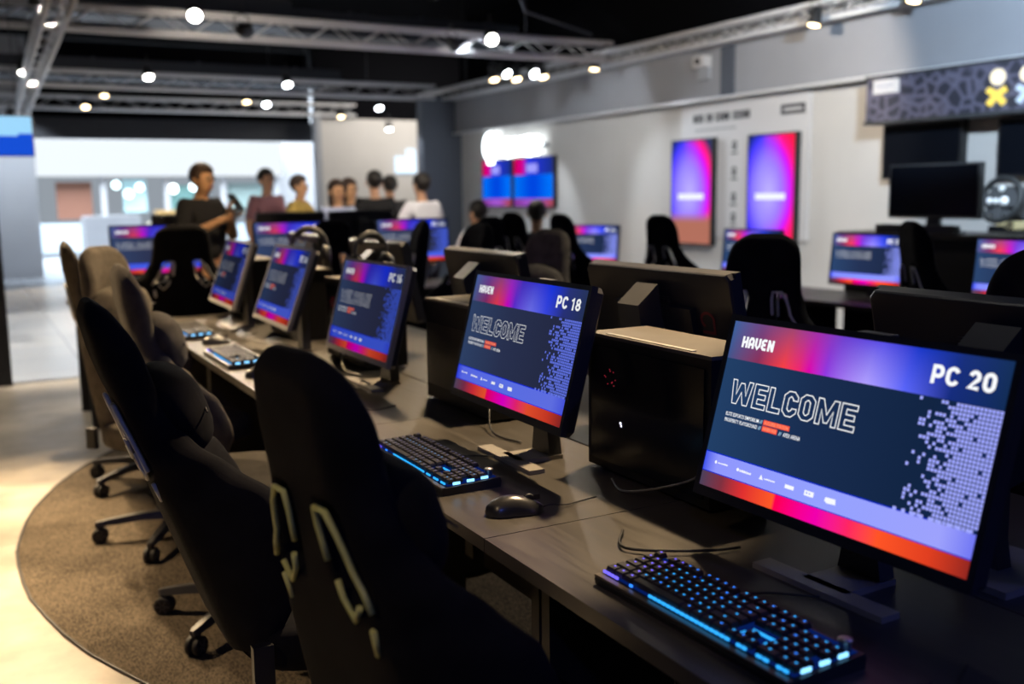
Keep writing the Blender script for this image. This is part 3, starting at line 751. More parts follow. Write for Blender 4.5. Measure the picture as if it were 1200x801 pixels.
def chair(label, loc, rz, fab, trim, pillow=True, group='gaming chairs along the near desks', recline=.20, base_rot=0., lift=0.):
    t = thing('gaming_chair', label, 'chair', loc, rz, group)
    B = Matrix.Translation((-.215,0,.445+lift)) @ Matrix.Rotation(-recline, 4, 'Y')
    bm = bmesh.new(); tr = []; backrest_mesh(bm, tr); back = obj('backrest', bm, fab, t, B, sub=1)
    for k, loop in enumerate(tr):
        bm = bmesh.new()
        p = loop
        tube(bm, p, .0048, 6)
        obj('slot_piping', bm, trim, t, B)
    # two seams down the back shell
    for s in (-1, 1):
        bm = bmesh.new(); tube(bm, [(-.026,s*.10,.05),(-.031,s*.115,.2),(-.030,s*.125,.33)], .0022, 5)
        tube(bm, [(-.033,s*.125,.36),(-.035,s*.13,.40)], .0055, 6, mi=1)
        obj('back_seam', bm, [fab, trim], t, B)
    if pillow:
        bm = bmesh.new(); bmesh.ops.create_uvsphere(bm, u_segments=28, v_segments=16, radius=1)
        for v in bm.verts:
            x, y, z = v.co
            sg = lambda a, p: math.copysign(abs(a)**p, a)
            y2, z2 = sg(y,.55), sg(z,.6); k = 1-.18*abs(y2*z2)
            v.co = Vector((x*.062*(1-.35*max(abs(y2),abs(z2))**4), y2*.165*k, z2*.100*k))
        obj('lumbar_pillow', bm, fab, t, B @ Matrix.Translation((.062,0,.490)), smooth=True)
        bm = bmesh.new()
        tube(bm, [(.105,-.150,.490),(.1225,0,.490),(.105,.150,.490)], .0022, 5); obj('pillow_seam', bm, M['plastic'], t, B)
    # seat
    bm = bmesh.new(); rings = []
    for k in range(13):
        s = k/12; x = -.235+.50*s; rn = (1-abs(2*s-1)**6)**.5
        w = (.215+.045*math.sin(PI*min(1,s*1.1)))*(.72+.28*rn); h0 = .395; R = []
        for j in range(28):
            a = 2*PI*j/28; ca, sa = math.cos(a), math.sin(a)
            y = math.copysign(abs(ca)**.5, ca)*w; z = math.copysign(abs(sa)**.6, sa)*.05*(.35+.65*rn)
            if sa > 0: z += .045*max(0,abs(y)/w-.45)**1.3*rn*1.6
            R.append(Vector((x, y, lift+.445+z - .02*s*s)))
        rings.append(R)
    loft(bm, rings); obj('seat', bm, fab, t, sub=1)
    bm = bmesh.new(); bx(bm, (0,0,lift+.383), (.30,.24,.03)); bx(bm, (0,0,lift+.365), (.18,.14,.03)); bev(bm, .006); obj('tilt_mechanism', bm, M['metal'], t)
    for s in (-1, 1):
        bm = bmesh.new(); bx(bm, (-.215,s*.235,lift+.45), (.04,.022,.08)); bev(bm, .008); obj('hinge_cover', bm, M['plastic'], t)
    bm = bmesh.new(); lathe(bm, [(.0001,.08),(.030,.08),(.030,.20),(.020,.205),(.020,.36+lift),(.0001,.36+lift)], 18); obj('gas_lift', bm, M['plastic_grey'], t)
    bm = bmesh.new(); lathe(bm, [(.0001,.072),(.045,.072),(.048,.10),(.038,.125),(.0001,.125)], 20); obj('base_hub', bm, M['plastic_grey'], t)
    for k in range(5):
        a = base_rot+2*PI*k/5; R = Matrix.Rotation(a, 4, 'Z')
        bm = bmesh.new()
        loft(bm, [[R @ Vector((x, sy*w, z+sz*h)) for sy, sz in ((-1,-1),(1,-1),(.6,1),(-.6,1))] for x, w, z, h in ((.03,.026,.10,.016),(.16,.022,.098,.014),(.27,.018,.086,.012),(.325,.016,.078,.010),(.335,.010,.076,.008))], smooth=False)
        lg = obj('leg', bm, M['plastic_grey'], t)
        bm = bmesh.new()
        for s in (-1, 1):
            Wm = R @ Matrix.Translation((.318,s*.014,.031)) @ Matrix.Rotation(PI/2, 4, 'X')
            lathe(bm, [(.0001,-.008),(.020,-.009),(.028,-.009),(.031,-.006),(.031,.006),(.028,.009),(.020,.009),(.0001,.008)], 20, mx=Wm)
            for q_ in range(6):
                Q = Wm @ Matrix.Rotation(q_*PI/3, 4, 'Z'); bx(bm, (.014,0,-s*.0098), (.020,.003,.0016), 1, Q)
        bx(bm, (.316,0,.050), (.030,.012,.034), 0, R)
        obj('caster', bm, [M['rubber'], M['caster_spoke']], lg)
    return t
M['caster_spoke'] = mat('caster_spokes', (.10,.095,.09), .4)
CH = {}
A1 = chair('black gaming chair with chartreuse piped shoulder slots, nearest to the camera', (.725,1.33,0), .16, M['fabric'], M['trim_yellow'], recline=.205, base_rot=.3)
B1 = chair('black gaming chair with silver piping and a lumbar pillow, pulled out second from the camera', (.66,2.08,0), .0, M['fabric'], M['trim_white'], recline=.335, lift=.03, base_rot=.5)
C1 = chair('dark grey fabric gaming chair, third from the camera along the near desks', (.765,3.20,0), -.03, M['fabric_grey'], M['trim_white'], recline=.20, base_rot=2.62)
D1 = chair('taupe gaming chair turned slightly out, fourth from the camera', (.70,4.155,0), -.85, M['fabric_brown'], M['trim_white'], recline=.16, base_rot=2.5)
E1 = dup(D1, (.74,5.07,0), -.05, 'taupe gaming chair at the far end of the near desks', 'gaming chairs along the near desks')
GO = 'gaming chairs on the opposite side'
G1 = chair('tall black gaming chair behind the turned away monitors, left of the PC 20 screen', (2.08,2.38,0), PI+.55, M['fabric'], M['trim_white'], group=GO, pillow=False, recline=.18, lift=.05)
H1 = chair('black and beige chair behind the rear of the grey monitor', (1.93,3.70,0), PI+.30, M['fabric_brown'], M['trim_white'], group=GO, recline=.20, lift=.04)
dup(G1, (1.87,1.47,0), PI-.05, 'black gaming chair at the right edge of the photo behind the PC 20 screen', GO)
dup(G1, (1.95,4.50,0), PI+.1, 'black gaming chair behind the monitor at left of the beige backed chair', GO)
dup(G1, (2.0,5.42,0), PI-.2, 'black gaming chair, furthest on the opposite side', GO)
GF = 'gaming chairs of the aisle rows'
dup(G1, (4.25,5.25,0), .15, 'black gaming chair in front of the two tall wall displays', GF)
dup(G1, (4.05,2.95,0), -.5, 'dark gaming chair right of the small welcome screen', GF)
dup(G1, (4.1,6.2,0), .1, 'black gaming chair left of the tall wall displays', GF)
dup(G1, (4.2,7.2,0), .3, 'black gaming chair before the blue tilted screen', GF)
dup(G1, (1.04,6.05,0), PI/2+.05, 'broad black gaming chair before the leftmost far blue screen', GF).scale = (1,1.25,1)
dup(G1, (1.98,6.15,0), PI/2-.1, 'black gaming chair before the middle far blue screen', GF)
dup(G1, (2.95,6.15,0), PI/2+.2, 'black gaming chair before the right far blue screen', GF)

# ------------------------------------------------------------------ far islands
dk = desk(.55, 1.47, 6.42, 7.05, 'far cross desk under the leftmost blue screen', 'far cross desks')
desk(1.475, 2.395, 6.42, 7.05, 'far cross desk under the middle blue screen', 'far cross desks')
desk(2.40, 3.32, 6.42, 7.05, 'far cross desk under the right blue screen', 'far cross desks')
blue_ms = scr_mats('bluefar', 1.5, .5)
gm = scr_far
def far_monitor(label, loc, rz, group, zc=.25, ti=.1, cache={}, st=1.15, cold=.3, key='m'):
    if key not in cache:
        m = thing('computer_monitor', label, 'monitor', loc, rz, group); monitor_parts(m, zc, ti, screen_mesh('aisle', '24', scr_mats('aisle'+key, st, cold), True, False), M['bezel'], foot=False); cache[key] = m; return m
    return dup(cache[key], loc, rz, label, group)
GM = 'lit monitors of the aisle rows'
far_monitor('blue lit monitor beyond the chairs, leftmost of the far row', (1.10,6.86,DZ), -.02, GM, zc=.31, st=.9, cold=.95, key='n')
far_monitor('bright blue and magenta monitor beyond the PC 14 screen', (2.02,6.86,DZ), .02, GM, zc=.31, st=.9, cold=.95, key='n')
far_monitor('blue lit monitor beyond the PC 16 screen', (2.92,6.86,DZ), -.05, GM, zc=.31, st=.9, cold=.95, key='n')
for k, (y, l) in enumerate(((2.50,'aisle desk at the right photo edge'),(3.45,'aisle desk under the partly hidden welcome screen'),(4.40,'aisle desk under the small full welcome screen'),
                            (5.35,'aisle desk behind the tall chair'),(6.30,'aisle desk left of the tall wall displays'),(7.25,'aisle desk under the blue tilted screen'))):
    desk(4.62, 5.25, y-.47, y+.47, l, 'aisle desks', .70)
far_monitor('small monitor reading WELCOME between the black chairs', (4.90,4.40,.70), -PI/2+.02, GM)
far_monitor('monitor reading WELCOME cut by the right photo edge', (4.90,3.36,.70), -PI/2, GM)
far_monitor('blue welcome monitor left of the tall black chair', (4.95,5.50,.70), -PI/2+.05, GM)
far_monitor('blue monitor turned aslant beside the wall, in mid distance', (4.75,7.30,.70), -PI/2+.45, GM)
# dark monitor backs behind the far cross desks
for k, (x, l) in enumerate(((1.55,'dark monitor back beside the man in black'),(2.35,'dark monitor back behind the magenta screen'),(2.95,'dark monitor back right of the one behind the magenta screen'))):
    dup(p0, (x,8.1,.80), PI, l, 'monitor backs on the far high counter')
bm = bmesh.new(); bx(bm, (0,0,.785), (2.6,.5,.03)); top = None
t = thing('high_counter', 'dark high counter behind the far blue screens', 'counter', (2.2,8.1,0))
bev(bm, .004); obj('countertop', bm, M['dark_panel'], t)
for x in (-1.2,0,1.2):
    bm = bmesh.new(); bx(bm, (x,0,.385), (.04,.42,.77)); obj('side_panel', bm, M['desk_edge'], t)
bm = bmesh.new(); bx(bm, (0,.1,.42), (2.5,.02,.68)); obj('modesty_panel', bm, M['desk_edge'], t)

# ------------------------------------------------------------------ headsets
def headset(label, loc, rz, tiltx=0):
    t = thing('headset', label, 'headset', loc, rz, 'headsets hanging among the monitors'); t.rotation_euler = (tiltx,0,rz)
    bm = bmesh.new(); tube(bm, [(.078*math.cos(a),0,.085*math.sin(a)) for a in [math.radians(-12+204*k/18) for k in range(19)]], .007, 8); obj('headband', bm, M['plastic_grey'], t)
    bm = bmesh.new(); tube(bm, [(.070*math.cos(a),0,.076*math.sin(a)) for a in [math.radians(35+110*k/12) for k in range(13)]], .011, 8); obj('headband_pad', bm, M['rubber'], t)
    for s in (-1,1):
        bm = bmesh.new(); lathe(bm, [(.0001,-.018),(.030,-.018),(.042,-.006),(.042,.008),(.034,.020),(.0001,.020)], 20)
        o = obj('ear_cup', bm, M['plastic'], t, Matrix.Translation((s*.072,0,-.045)) @ Matrix.Scale(1.2,4,(0,0,1)) @ Matrix.Rotation(s*PI/2,4,'Y'))
    bm = bmesh.new(); tube(bm, [(-.08,0,-.06),(-.085,-.03,-.08),(-.07,-.07,-.085)], .003, 6); obj('microphone', bm, M['plastic'], t)
    return t
headset('black headset hung behind the PC 16 screen', (1.355,3.60,DZ+.4185), .3)
headset('black headset hung beside the PC 14 screen', (1.37,4.42,DZ+.4185), -.4)


# ------------------------------------------------------------------ room
XW = 7.5
sbox('floor', (1.5, 1.7, -.05), (14, 13.4, .1), M['floor'])
sbox('floor', (4, 20.2, -.05), (24, 23.6, .1), M['tile'])
sbox('trim_1', (1.5, 8.4, .0015), (14, .05, .003), M['metal'], 'metal strip where concrete meets the tiles')
bm = bmesh.new()
N = 96
loft(bm, [[Vector((2.9*k*math.cos(2*PI*j/N)*(1+.0009*math.sin(j*2.3)), 2.9*k*math.sin(2*PI*j/N)*(1+.0009*math.sin(j*1.7)), z)) for j in range(N)] for k, z in ((1,.0),(1,.003),(.998,.004))], smooth=False)
t = thing('round_carpet', 'large round brown grey carpet under the near desks and chairs', 'carpet', (2.985,4.10,.0))
obj('carpet_pile', bm, M['carpet'], t)
bm = bmesh.new(); tube(bm, [(2.902*math.cos(2*PI*j/N)*(1+.0009*math.sin(j*2.3)), 2.902*math.sin(2*PI*j/N)*(1+.0009*math.sin(j*1.7)), .003) for j in range(N)], .006, 6, True)
obj('bound_edge', bm, M['edge'] if 'edge' in M else M['cable'], t, label='dark bound edge')
sbox('ceiling', (3.5, 10, 4.3), (22, 26, .1), M['ceil'])
sbox('wall_right', (XW+.05, 6.2, 1.55), (.1, 18.6, 3.1), M['wall'])
sbox('wall_right.001', (XW+.05, 6.2, 3.65), (.1, 18.6, 1.1), M['ceil'])
sbox('trim_2', (XW-.05, 6.2, 2.72), (.12, 18.6, .66), M['soffit'], 'shade-darkened bulkhead along the top of the right wall')
sbox('trim_3', (XW-.115, 8.62, 2.72), (.02, .22, .64), M['pier'], 'dark vertical joint in the bulkhead')
sbox('trim_4', (XW-.13, 6.2, 2.39), (.06, 18.6, .03), M['truss'], 'pale ledge under the bulkhead')
sbox('wall_back', (7.16, 15.6, 1.5), (.72, .25, 3.0), M['pier'], 'slate pier at the far end of the right wall')
sbox('trim_5', (3.73, 20, 2.65), (5.2, .3, .37), M['dark_panel'], 'dark fascia over the wide far opening')
sbox('wall_back.001', (3.73, 20.1, 3.5), (5.2, .1, 1.4), M['ceil'])
sbox('wall_left', (.55, 20, 2.1), (1.35, .3, 4.2), M['wall_cool'], 'pale wall left of the far opening')
sbox('trim_6', (-.28, 8.36, 2.1), (1.04, .12, 4.2), M['dark_panel'], 'dark door post at the left photo edge')
sbox('wall_back.004', (9.3, 19.5, 3.6), (6.1, .2, 1.4), M['ceil'])
sbox('wall_back.002', (9.3, 19.5, 1.45), (6.1, .2, 2.9), M['wall'], 'pale back wall right of the far opening')
sbox('trim_7', (6.22, 19.3, 1.5), (.12, .2, 3.0), M['wall_cool'])
# shop across the concourse, seen through the opening
sbox('wall_back.003', (5, 27.0, 2.6), (16, .2, 5.2), M['wall_cool'])
t = thing('shopfront', 'bright white fronted shop across the concourse', 'shop', (4.4,26.5,0))
bm = bmesh.new(); bx(bm, (0,0,2.36), (6.2,.4,.85)); obj('lightbox_fascia', bm, emit('white_lightbox', (.88,.95,1), 1.05), t)
for x in (-3.0,-1.3,.2,1.6,3.0):
    bm = bmesh.new(); bx(bm, (x,.1,.97), (.12,.2,1.94)); obj('mullion', bm, M['wall_cool'], t)
bm = bmesh.new(); bx(bm, (0,.35,1.0), (6.1,.05,2.0)); obj('lit_interior', bm, emit_ramp('shop_interior_glow', [(0,(.55,.62,.7)),(1,(.55,.62,.7))], .55), t)
rnd = random.Random(11)
for k, (x, z, w, h, c) in enumerate(((-1.95,1.35,.8,.9,(.20,.09,.06)),(-.55,1.45,.55,.8,(.35,.55,.60)),(.55,1.35,.8,.7,(.12,.25,.25)),(2.2,1.35,.9,.8,(.22,.30,.30)),(-2.3,.45,.9,.7,(.5,.6,.7)),(.2,.45,1.0,.7,(.45,.42,.35)),(2.3,.4,.9,.6,(.4,.5,.6)))):
    bm = bmesh.new(); bx(bm, (x,.22,z), (w,.12,h)); bev(bm, .02)
    obj('display_shelf', bm, mat('shop_goods_%d' % k, c, .6), t)
for k, (x, z, r, st, c) in enumerate(((-1.0,1.72,.13,9,(.7,.95,1)),(-.72,1.50,.15,7,(.8,.95,1)),(-.45,1.66,.13,9,(.75,.9,1)),(.35,1.62,.15,12,(.9,1,1)),(.85,1.66,.13,12,(.8,.95,1)),(1.15,1.58,.16,12,(.9,1,1)),(2.6,1.30,.16,4,(.4,.8,.8)))):
    bm = bmesh.new(); bmesh.ops.create_uvsphere(bm, u_segments=16, v_segments=10, radius=r*.75); bmesh.ops.scale(bm, vec=(1,.4,1), verts=bm.verts)
    bmesh.ops.translate(bm, vec=(x,.02,z), verts=bm.verts); obj('shop_lamp', bm, emit('shop_lamp_%d' % k, c, st*.5), t)
bm = bmesh.new(); bx(bm, (0,0,.55), (1.0,.5,1.1)); bev(bm,.02); o = obj('shop_counter', bm, M['ochre']); o.location = (4.6,25.3,0); tag(o, 'ochre counter in front of the bright shop', 'counter')
bm = bmesh.new(); bx(bm, (0,0,.5), (1.2,.6,1.0)); bev(bm,.02); o = obj('shop_counter', bm, M['wall_cool']); o.location = (3.0,24.6,0); tag(o, 'pale counter at the left of the bright shop', 'counter')
t = thing('wall_sign', 'small glowing white emblem on the pale back wall', 'sign', (8.1,19.36,2.0))
bm = bmesh.new(); bx(bm, (0,0,0), (.46,.03,.34)); bx(bm, (.12,0,.22), (.2,.03,.2)); bev(bm,.01); obj('glowing_face', bm, emit('sign_glow_far', (.7,.85,1), 1.6), t)
bm = bmesh.new(); bx(bm, (0,.025,0), (.4,.02,.3)); obj('back_plate', bm, M['pier'], t)

# blue hanging display at the upper left
t = thing('hanging_display', 'blue and white display hanging at the upper left', 'screen', (.17,9.5,1.91))
bm = bmesh.new(); bx(bm, (0,0,0), (.84,.05,.34)); bev(bm,.006); obj('housing', bm, M['plastic'], t)
bm = bmesh.new(); bx(bm, (0,-.028,-.07), (.82,.004,.18)); obj('blue_half', bm, emit('sign_blue', (.01,.09,.75), .9), t)
bm = bmesh.new(); bx(bm, (0,-.028,.09), (.82,.004,.14)); bx(bm, (.1,-.031,.06), (.4,.004,.12)); obj('white_half', bm, emit('sign_iceblue', (.35,.70,1), 1.0), t)
for x in (-.3,.3):
    bm = bmesh.new(); tube(bm, [(x,0,.17),(x,0,2.3)], .004, 6); obj('suspension_wire', bm, M['metal'], t)

# ------------------------------------------------------------------ right wall fittings
def tall_display(label, y0, y1, z0, z1, flipc):
    t = thing('wall_display', label, 'screen', (XW-.01,(y0+y1)/2,(z0+z1)/2), 0, 'tall displays on the right wall')
    w, h = abs(y1-y0), z1-z0
    bm = bmesh.new(); bx(bm, (-.055,0,0), (.07,w,h)); bev(bm,.006); obj('housing', bm, M['plastic'], t)
    bm = bmesh.new(); uvl = bm.loops.layers.uv.new('UVMap')
    x = -.0915; ww, hh = w/2-.018, h/2-.02
    vs = [bm.verts.new((x, a*ww, b*hh)) for a, b in ((1,-1),(-1,-1),(-1,1),(1,1))]; f = bm.faces.new(vs)
    for l, uv in zip(f.loops, ((0,0),(1,0),(1,1),(0,1))): l[uvl].uv = uv
    bx(bm, (x-.001, 0, -.04*h), (.001, w*.62, h*.055), 1)
    if flipc == 0: m = tall_mats[0]
    else: m = tall_mats[1]
    me_o = obj('screen', bm, [m, emit('display_caption', (.85,.88,1), 1.1)], t)
    return t
def tall_mat(name, warm):
    m = emit_ramp(name, [(0,(.42,.36,1)),(.45,(.26,.20,1)),(.72,(.10,.06,.95)),(.86,(.03,.03,.65)),(1,(.006,.02,.12))], 1.25,
                  ([(0,(.42,.36,1)),(.40,(.30,.16,1)),(.66,(.50,.01,.85)),(.84,(.95,.01,.20)),(1,(.85,.01,.06) if warm else (.02,.03,.12))], .3, .75), radial=(.47,.50,.68,.62))
    # blend left (blue) to right (red) across the panel
    nt = m.node_tree
    sp = [n for n in nt.nodes if n.type == 'SEPXYZ'][0]; mr = [n for n in nt.nodes if n.type == 'MAP_RANGE'][0]
    for l in list(mr.inputs['Value'].links): nt.links.remove(l)
    nt.links.new(sp.outputs['X'], mr.inputs['Value'])
    e = [n for n in nt.nodes if n.type == 'EMISSION'][0]; src = e.inputs['Color'].links[0].from_socket
    m2 = nt.nodes.new('ShaderNodeMapRange'); m2.interpolation_type = 'SMOOTHSTEP'; m2.inputs['From Min'].default_value = .12 if warm else .34; m2.inputs['From Max'].default_value = .08 if warm else .20
    nt.links.new(sp.outputs['Y'], m2.inputs['Value']); mx = nt.nodes.new('ShaderNodeMix'); mx.data_type = 'RGBA'
    nt.links.new(m2.outputs['Result'], mx.inputs['Factor']); nt.links.new(src, mx.inputs[6]); mx.inputs[7].default_value = (.85,.01,.06,1) if warm else (.36,.13,.09,1)
    nt.links.new(mx.outputs[2], e.inputs['Color'])
    return m
tall_mats = [tall_mat('display_orb_dark', False), tall_mat('display_orb_red', True)]
tall_display('tall portrait display with violet glow and orange foot, left of the pair', 9.61, 8.875, .771, 1.977, 0)
tall_display('tall portrait display with violet glow edged in red, right of the pair', 8.297, 7.589, .771, 1.97, 1)
# orange foot of the left picture
t = thing('wall_display', 'dual landscape display under the white glowing sign, left one', 'screen', (XW-.02,14.08,1.55), 0, 'landscape displays under the glowing sign')
def land_display(t, w, h):
    bm = bmesh.new(); bx(bm, (-.03,0,0), (.06,w,h)); bev(bm,.006); obj('housing', bm, M['plastic'], t)
    bm = bmesh.new(); uvl = bm.loops.layers.uv.new('UVMap'); x = -.0615
    def q(u0, v0, u1, v1, mi, lift=0):
        vs = [bm.verts.new((x-lift, (.5-u)*(w-.04), (v-.5)*(h-.04))) for u, v in ((u0,v0),(u1,v0),(u1,v1),(u0,v1))]; f = bm.faces.new(vs); f.material_index = mi
        for l, uv in zip(f.loops, ((u0,v0),(u1,v0),(u1,v1),(u0,v1))): l[uvl].uv = uv
    q(0,.16,1,.66,0); q(0,0,1,.16,1); q(0,.66,1,1,2); q(.34,.70,.62,.88,3,.001)
    obj('screen', bm, [far_blue, far_foot, far_head, emit('display_soft_violet', (.35,.35,1), 1.)], t)
far_blue = emit_ramp('display_far_blue', [(0,(.0,.16,.9)),(.5,(.0,.06,.75)),(1,(.0,.17,.95))], 1.0)
far_foot = emit_ramp('display_far_foot', [(0,(.3,.05,.4)),(.5,(.45,.12,.75)),(1,(.5,.08,.12))], .8)
far_head = emit_ramp('display_far_head', [(0,(.6,.0,.08)),(.22,(.7,.0,.25)),(.36,(.02,.04,.8)),(1,(.01,.03,.25))], 1.0)
land_display(t, .98, .745)
t2 = thing('wall_display', 'landscape display under the white glowing sign, right one', 'screen', (XW-.02,12.93,1.55), 0, 'landscape displays under the glowing sign'); land_display(t2, 1.18, .745)
# white glowing sign
t = thing('glowing_sign', 'white glowing sign of a round emblem and lettering', 'sign', (XW-.02,13.5,2.08))
bm = bmesh.new(); mx = Matrix.Translation((-.06,.72,.04)) @ Matrix.Rotation(-PI/2,4,'Y')
lathe(bm, [(.0001,0),(.22,0),(.22,.04),(.0001,.04)], 28, mx=mx); bx(bm, (-.08,.72,-.17), (.03,.16,.12)); obj('emblem', bm, M['neon'], t)
for k in range(8):
    y = .40-k*.165; bm = bmesh.new()
    shp = ([(0,0),(0,.26),(.11,.26),(.11,0)], [(.11,.26),(0,.26),(0,0),(.11,0)], [(0,.26),(0,0),(.11,0),(.11,.26)], [(0,0),(0,.26),(.11,.13),(0,.13)])[k % 4]
    tube(bm, [(-.08, y-p[0], p[1]-.13) for p in shp], .024, 8); obj('letter', bm, M['neon'], t)
bm = bmesh.new(); bx(bm, (-.03,0,0), (.04,1.9,.05)); obj('mounting_rail', bm, M['pier'], t)
# information board
t = thing('information_board', 'pale board with a headline and small icons between the tall displays', 'board', (XW-.01,8.5,1.6))
bm = bmesh.new(); bx(bm, (-.008,0,.02), (.016,2.05,1.5)); obj('panel', bm, M['board'], t)
y = .80; rn = random.Random(2)
for wl in (3,2,4,5):
    bm = bmesh.new()
    for k in range(wl):
        ww = .042+.012*rn.random(); bx(bm, (-.018,y-ww/2,.60), (.002,ww,.085)); y -= ww+.010
        if rn.random() < .5: bx(bm, (-.0195,y+ww/2+.010,.60), (.002,ww*.4,.03), 1)
    y -= .045
    obj('headline_word', bm, [M['ink'], M['board']], t)
mat('grey_print', (.35,.35,.36), .7)
for z in (.28,.0,-.28,-.5):
    bm = bmesh.new(); bx(bm, (-.018,.09,z), (.002,.07,.09)); bx(bm, (-.0195,.09,z+.01), (.001,.03,.03), 1); bx(bm, (-.018,.09,z-.085), (.002,.11,.02))
    obj('icon', bm, [M['ink'], M['board']], t)
bm = bmesh.new(); bx(bm, (-.018,-.78,.60), (.002,.34,.10)); bx(bm, (-.0195,-.78,.60), (.001,.26,.03), 1); obj('caption_block', bm, [M['ink'], M['board']], t)
bm = bmesh.new(); bx(bm, (-.018,.42,.47), (.002,.7,.02)); obj('subtitle', bm, bpy.data.materials['grey_print'], t)
# camera on the bulkhead
t = thing('security_camera', 'small white box camera on the bulkhead', 'camera', (XW-.13,8.98,2.80))
bm = bmesh.new(); bx(bm, (-.05,0,0), (.12,.18,.12)); bev(bm,.02); obj('body', bm, M['board'], t)
bm = bmesh.new(); bx(bm, (.0,.02,-.11), (.04,.20,.16)); bev(bm,.008); obj('bracket', bm, M['wall_cool'], t)
bm = bmesh.new(); lathe(bm, [(.0001,0),(.035,0),(.03,.02),(.0001,.022)], 16, mx=Matrix.Translation((-.11,0,0)) @ Matrix.Rotation(-PI/2,4,'Y')); obj('lens', bm, M['glass_dark'], t)

# shop fascia at the right
t = thing('shop_fascia', 'dark patterned sign box with yellow and white figures at upper right', 'sign', (XW-.16,5.4,2.165))
def pattern_mat():
    m = mat('patterned_fascia', (.05,.05,.07), .5); nt = m.node_tree; b = nt.nodes['Principled BSDF']; tc = nt.nodes.new('ShaderNodeTexCoord')
    v = nt.nodes.new('ShaderNodeTexVoronoi'); v.inputs['Scale'].default_value = 9; v.feature = 'DISTANCE_TO_EDGE'; nt.links.new(tc.outputs['Object'], v.inputs['Vector'])
    r = nt.nodes.new('ShaderNodeValToRGB'); el = r.color_ramp.elements; el[0].position = .05; el[0].color = (.13,.12,.17,1); el[1].position = .18; el[1].color = (.035,.035,.05,1)
    nt.links.new(v.outputs['Distance'], r.inputs['Fac']); nt.links.new(r.outputs['Color'], b.inputs['Base Color']); return m
bm = bmesh.new(); bx(bm, (0,0,0), (.24,2.3,.38)); bev(bm,.006); obj('box', bm, pattern_mat(), t)
bm = bmesh.new(); bx(bm, (0,0,.20), (.27,2.32,.02)); bx(bm, (0,0,-.20), (.27,2.32,.03)); obj('edge_trim', bm, M['plastic_grey'], t)
bm = bmesh.new(); bx(bm, (-.124,.93,.11), (.006,.28,.12)); bev(bm,.003); bx(bm, (-.1275,.95,.12), (.001,.19,.03), 1); bx(bm, (-.1275,.95,.085), (.001,.12,.012), 1); obj('badge', bm, [M['board'], mat('badge_print', (.45,.45,.5), .6)], t)
for k, y in enumerate((-.165,-.42,-.68)):
    bm = bmesh.new(); lathe(bm, [(.0001,0),(.062,0),(.062,.02),(.0001,.02)], 20, mx=Matrix.Translation((-.12,y,.075)) @ Matrix.Rotation(-PI/2,4,'Y')); obj('figure_head', bm, emit('figure_head_%d' % k, (1,.95,.75), 1.4), t)
    bm = bmesh.new()
    for s in (-1,1): tube(bm, [(-.132,y+s*.075,-.02),(-.132,y,-.06),(-.132,y-s*.065,-.13)], .026, 8)
    obj('figure_body', bm, emit('figure_body_%d' % k, (1,.80,.16) if k == 0 else (.55,.75,1), 1.3), t)
# dark wall screens under it
for k, (y0, y1, z0, z1, l) in enumerate(((6.50,5.68,1.47,1.95,'dark blank wall screen under the patterned sign'),(5.34,4.50,1.47,1.93,'dark blank wall screen at the right photo edge'))):
    t = thing('wall_display', l, 'screen', (XW-.01,(y0+y1)/2,(z0+z1)/2)); bm = bmesh.new(); bx(bm, (-.05,0,0), (.08,y0-y1,z1-z0)); bev(bm,.008); obj('housing', bm, M['plastic'], t)
    bm = bmesh.new(); bx(bm, (-.092,0,0), (.002,y0-y1-.04,z1-z0-.04)); obj('screen', bm, M['glass_dark'], t)
bm = bmesh.new(); bx(bm, (0,0,0), (.03,.46,1.2)); bev(bm,.004); o = obj('wall_panel', bm, M['shirt_blue']); o.location = (XW-.03,6.9,1.35)
bpy.data.objects.remove(o)
# racing rigs in front of the wall: cabinet, big monitor, wheel
t = thing('console_cabinet', 'black cabinet under the large blank monitor', 'cabinet', (5.75,4.45,0))
bm = bmesh.new(); bx(bm, (0,0,.53), (.5,1.35,1.06)); bev(bm,.006); obj('body', bm, M['desk_edge'], t)
bm = bmesh.new(); bx(bm, (-.02,0,1.075), (.56,1.42,.03)); bev(bm,.005); obj('cabinet_top', bm, M['desk'], t)
for y in (-.34,.34):
    bm = bmesh.new(); bx(bm, (-.257,y,.53), (.014,.62,.98)); bev(bm,.004); d_ = obj('door', bm, M['plastic'], t)
    bm = bmesh.new(); tube(bm, [(-.268,y*.3,.6),(-.285,y*.3,.6),(-.285,y*.3,.75),(-.268,y*.3,.75)], .005, 6); obj('handle', bm, M['metal'], d_)
t = thing('large_monitor', 'large blank black monitor standing on the cabinet', 'monitor', (5.66,4.53,1.09))
bm = bmesh.new(); bx(bm, (.0,0,.275), (.05,.70,.36)); bev(bm,.006); obj('housing', bm, M['plastic_grey'], t)
bm = bmesh.new(); bx(bm, (-.0265,0,.28), (.003,.67,.32)); obj('screen', bm, M['glass_dark'], t)
bm = bmesh.new(); bx(bm, (.01,0,.06), (.03,.10,.12)); bx(bm, (.0,0,.006), (.18,.36,.012)); bev(bm,.004); obj('stand', bm, M['metal'], t)
t = thing('sound_bar', 'grey sound bar in front of the large blank monitor', 'speaker', (5.48,4.53,1.125))
t.location = (5.50,4.53,1.09)
bm = bmesh.new(); bx(bm, (0,0,.03), (.06,.62,.055)); bev(bm,.012); obj('body', bm, M['plastic_grey'], t)
bm = bmesh.new(); bx(bm, (-.031,0,.03), (.002,.54,.035)); obj('grille', bm, M['metal'], t)
t = thing('racing_wheel', 'black racing wheel rig with round white buttons at right edge', 'racing wheel', (6.3,4.5,0))
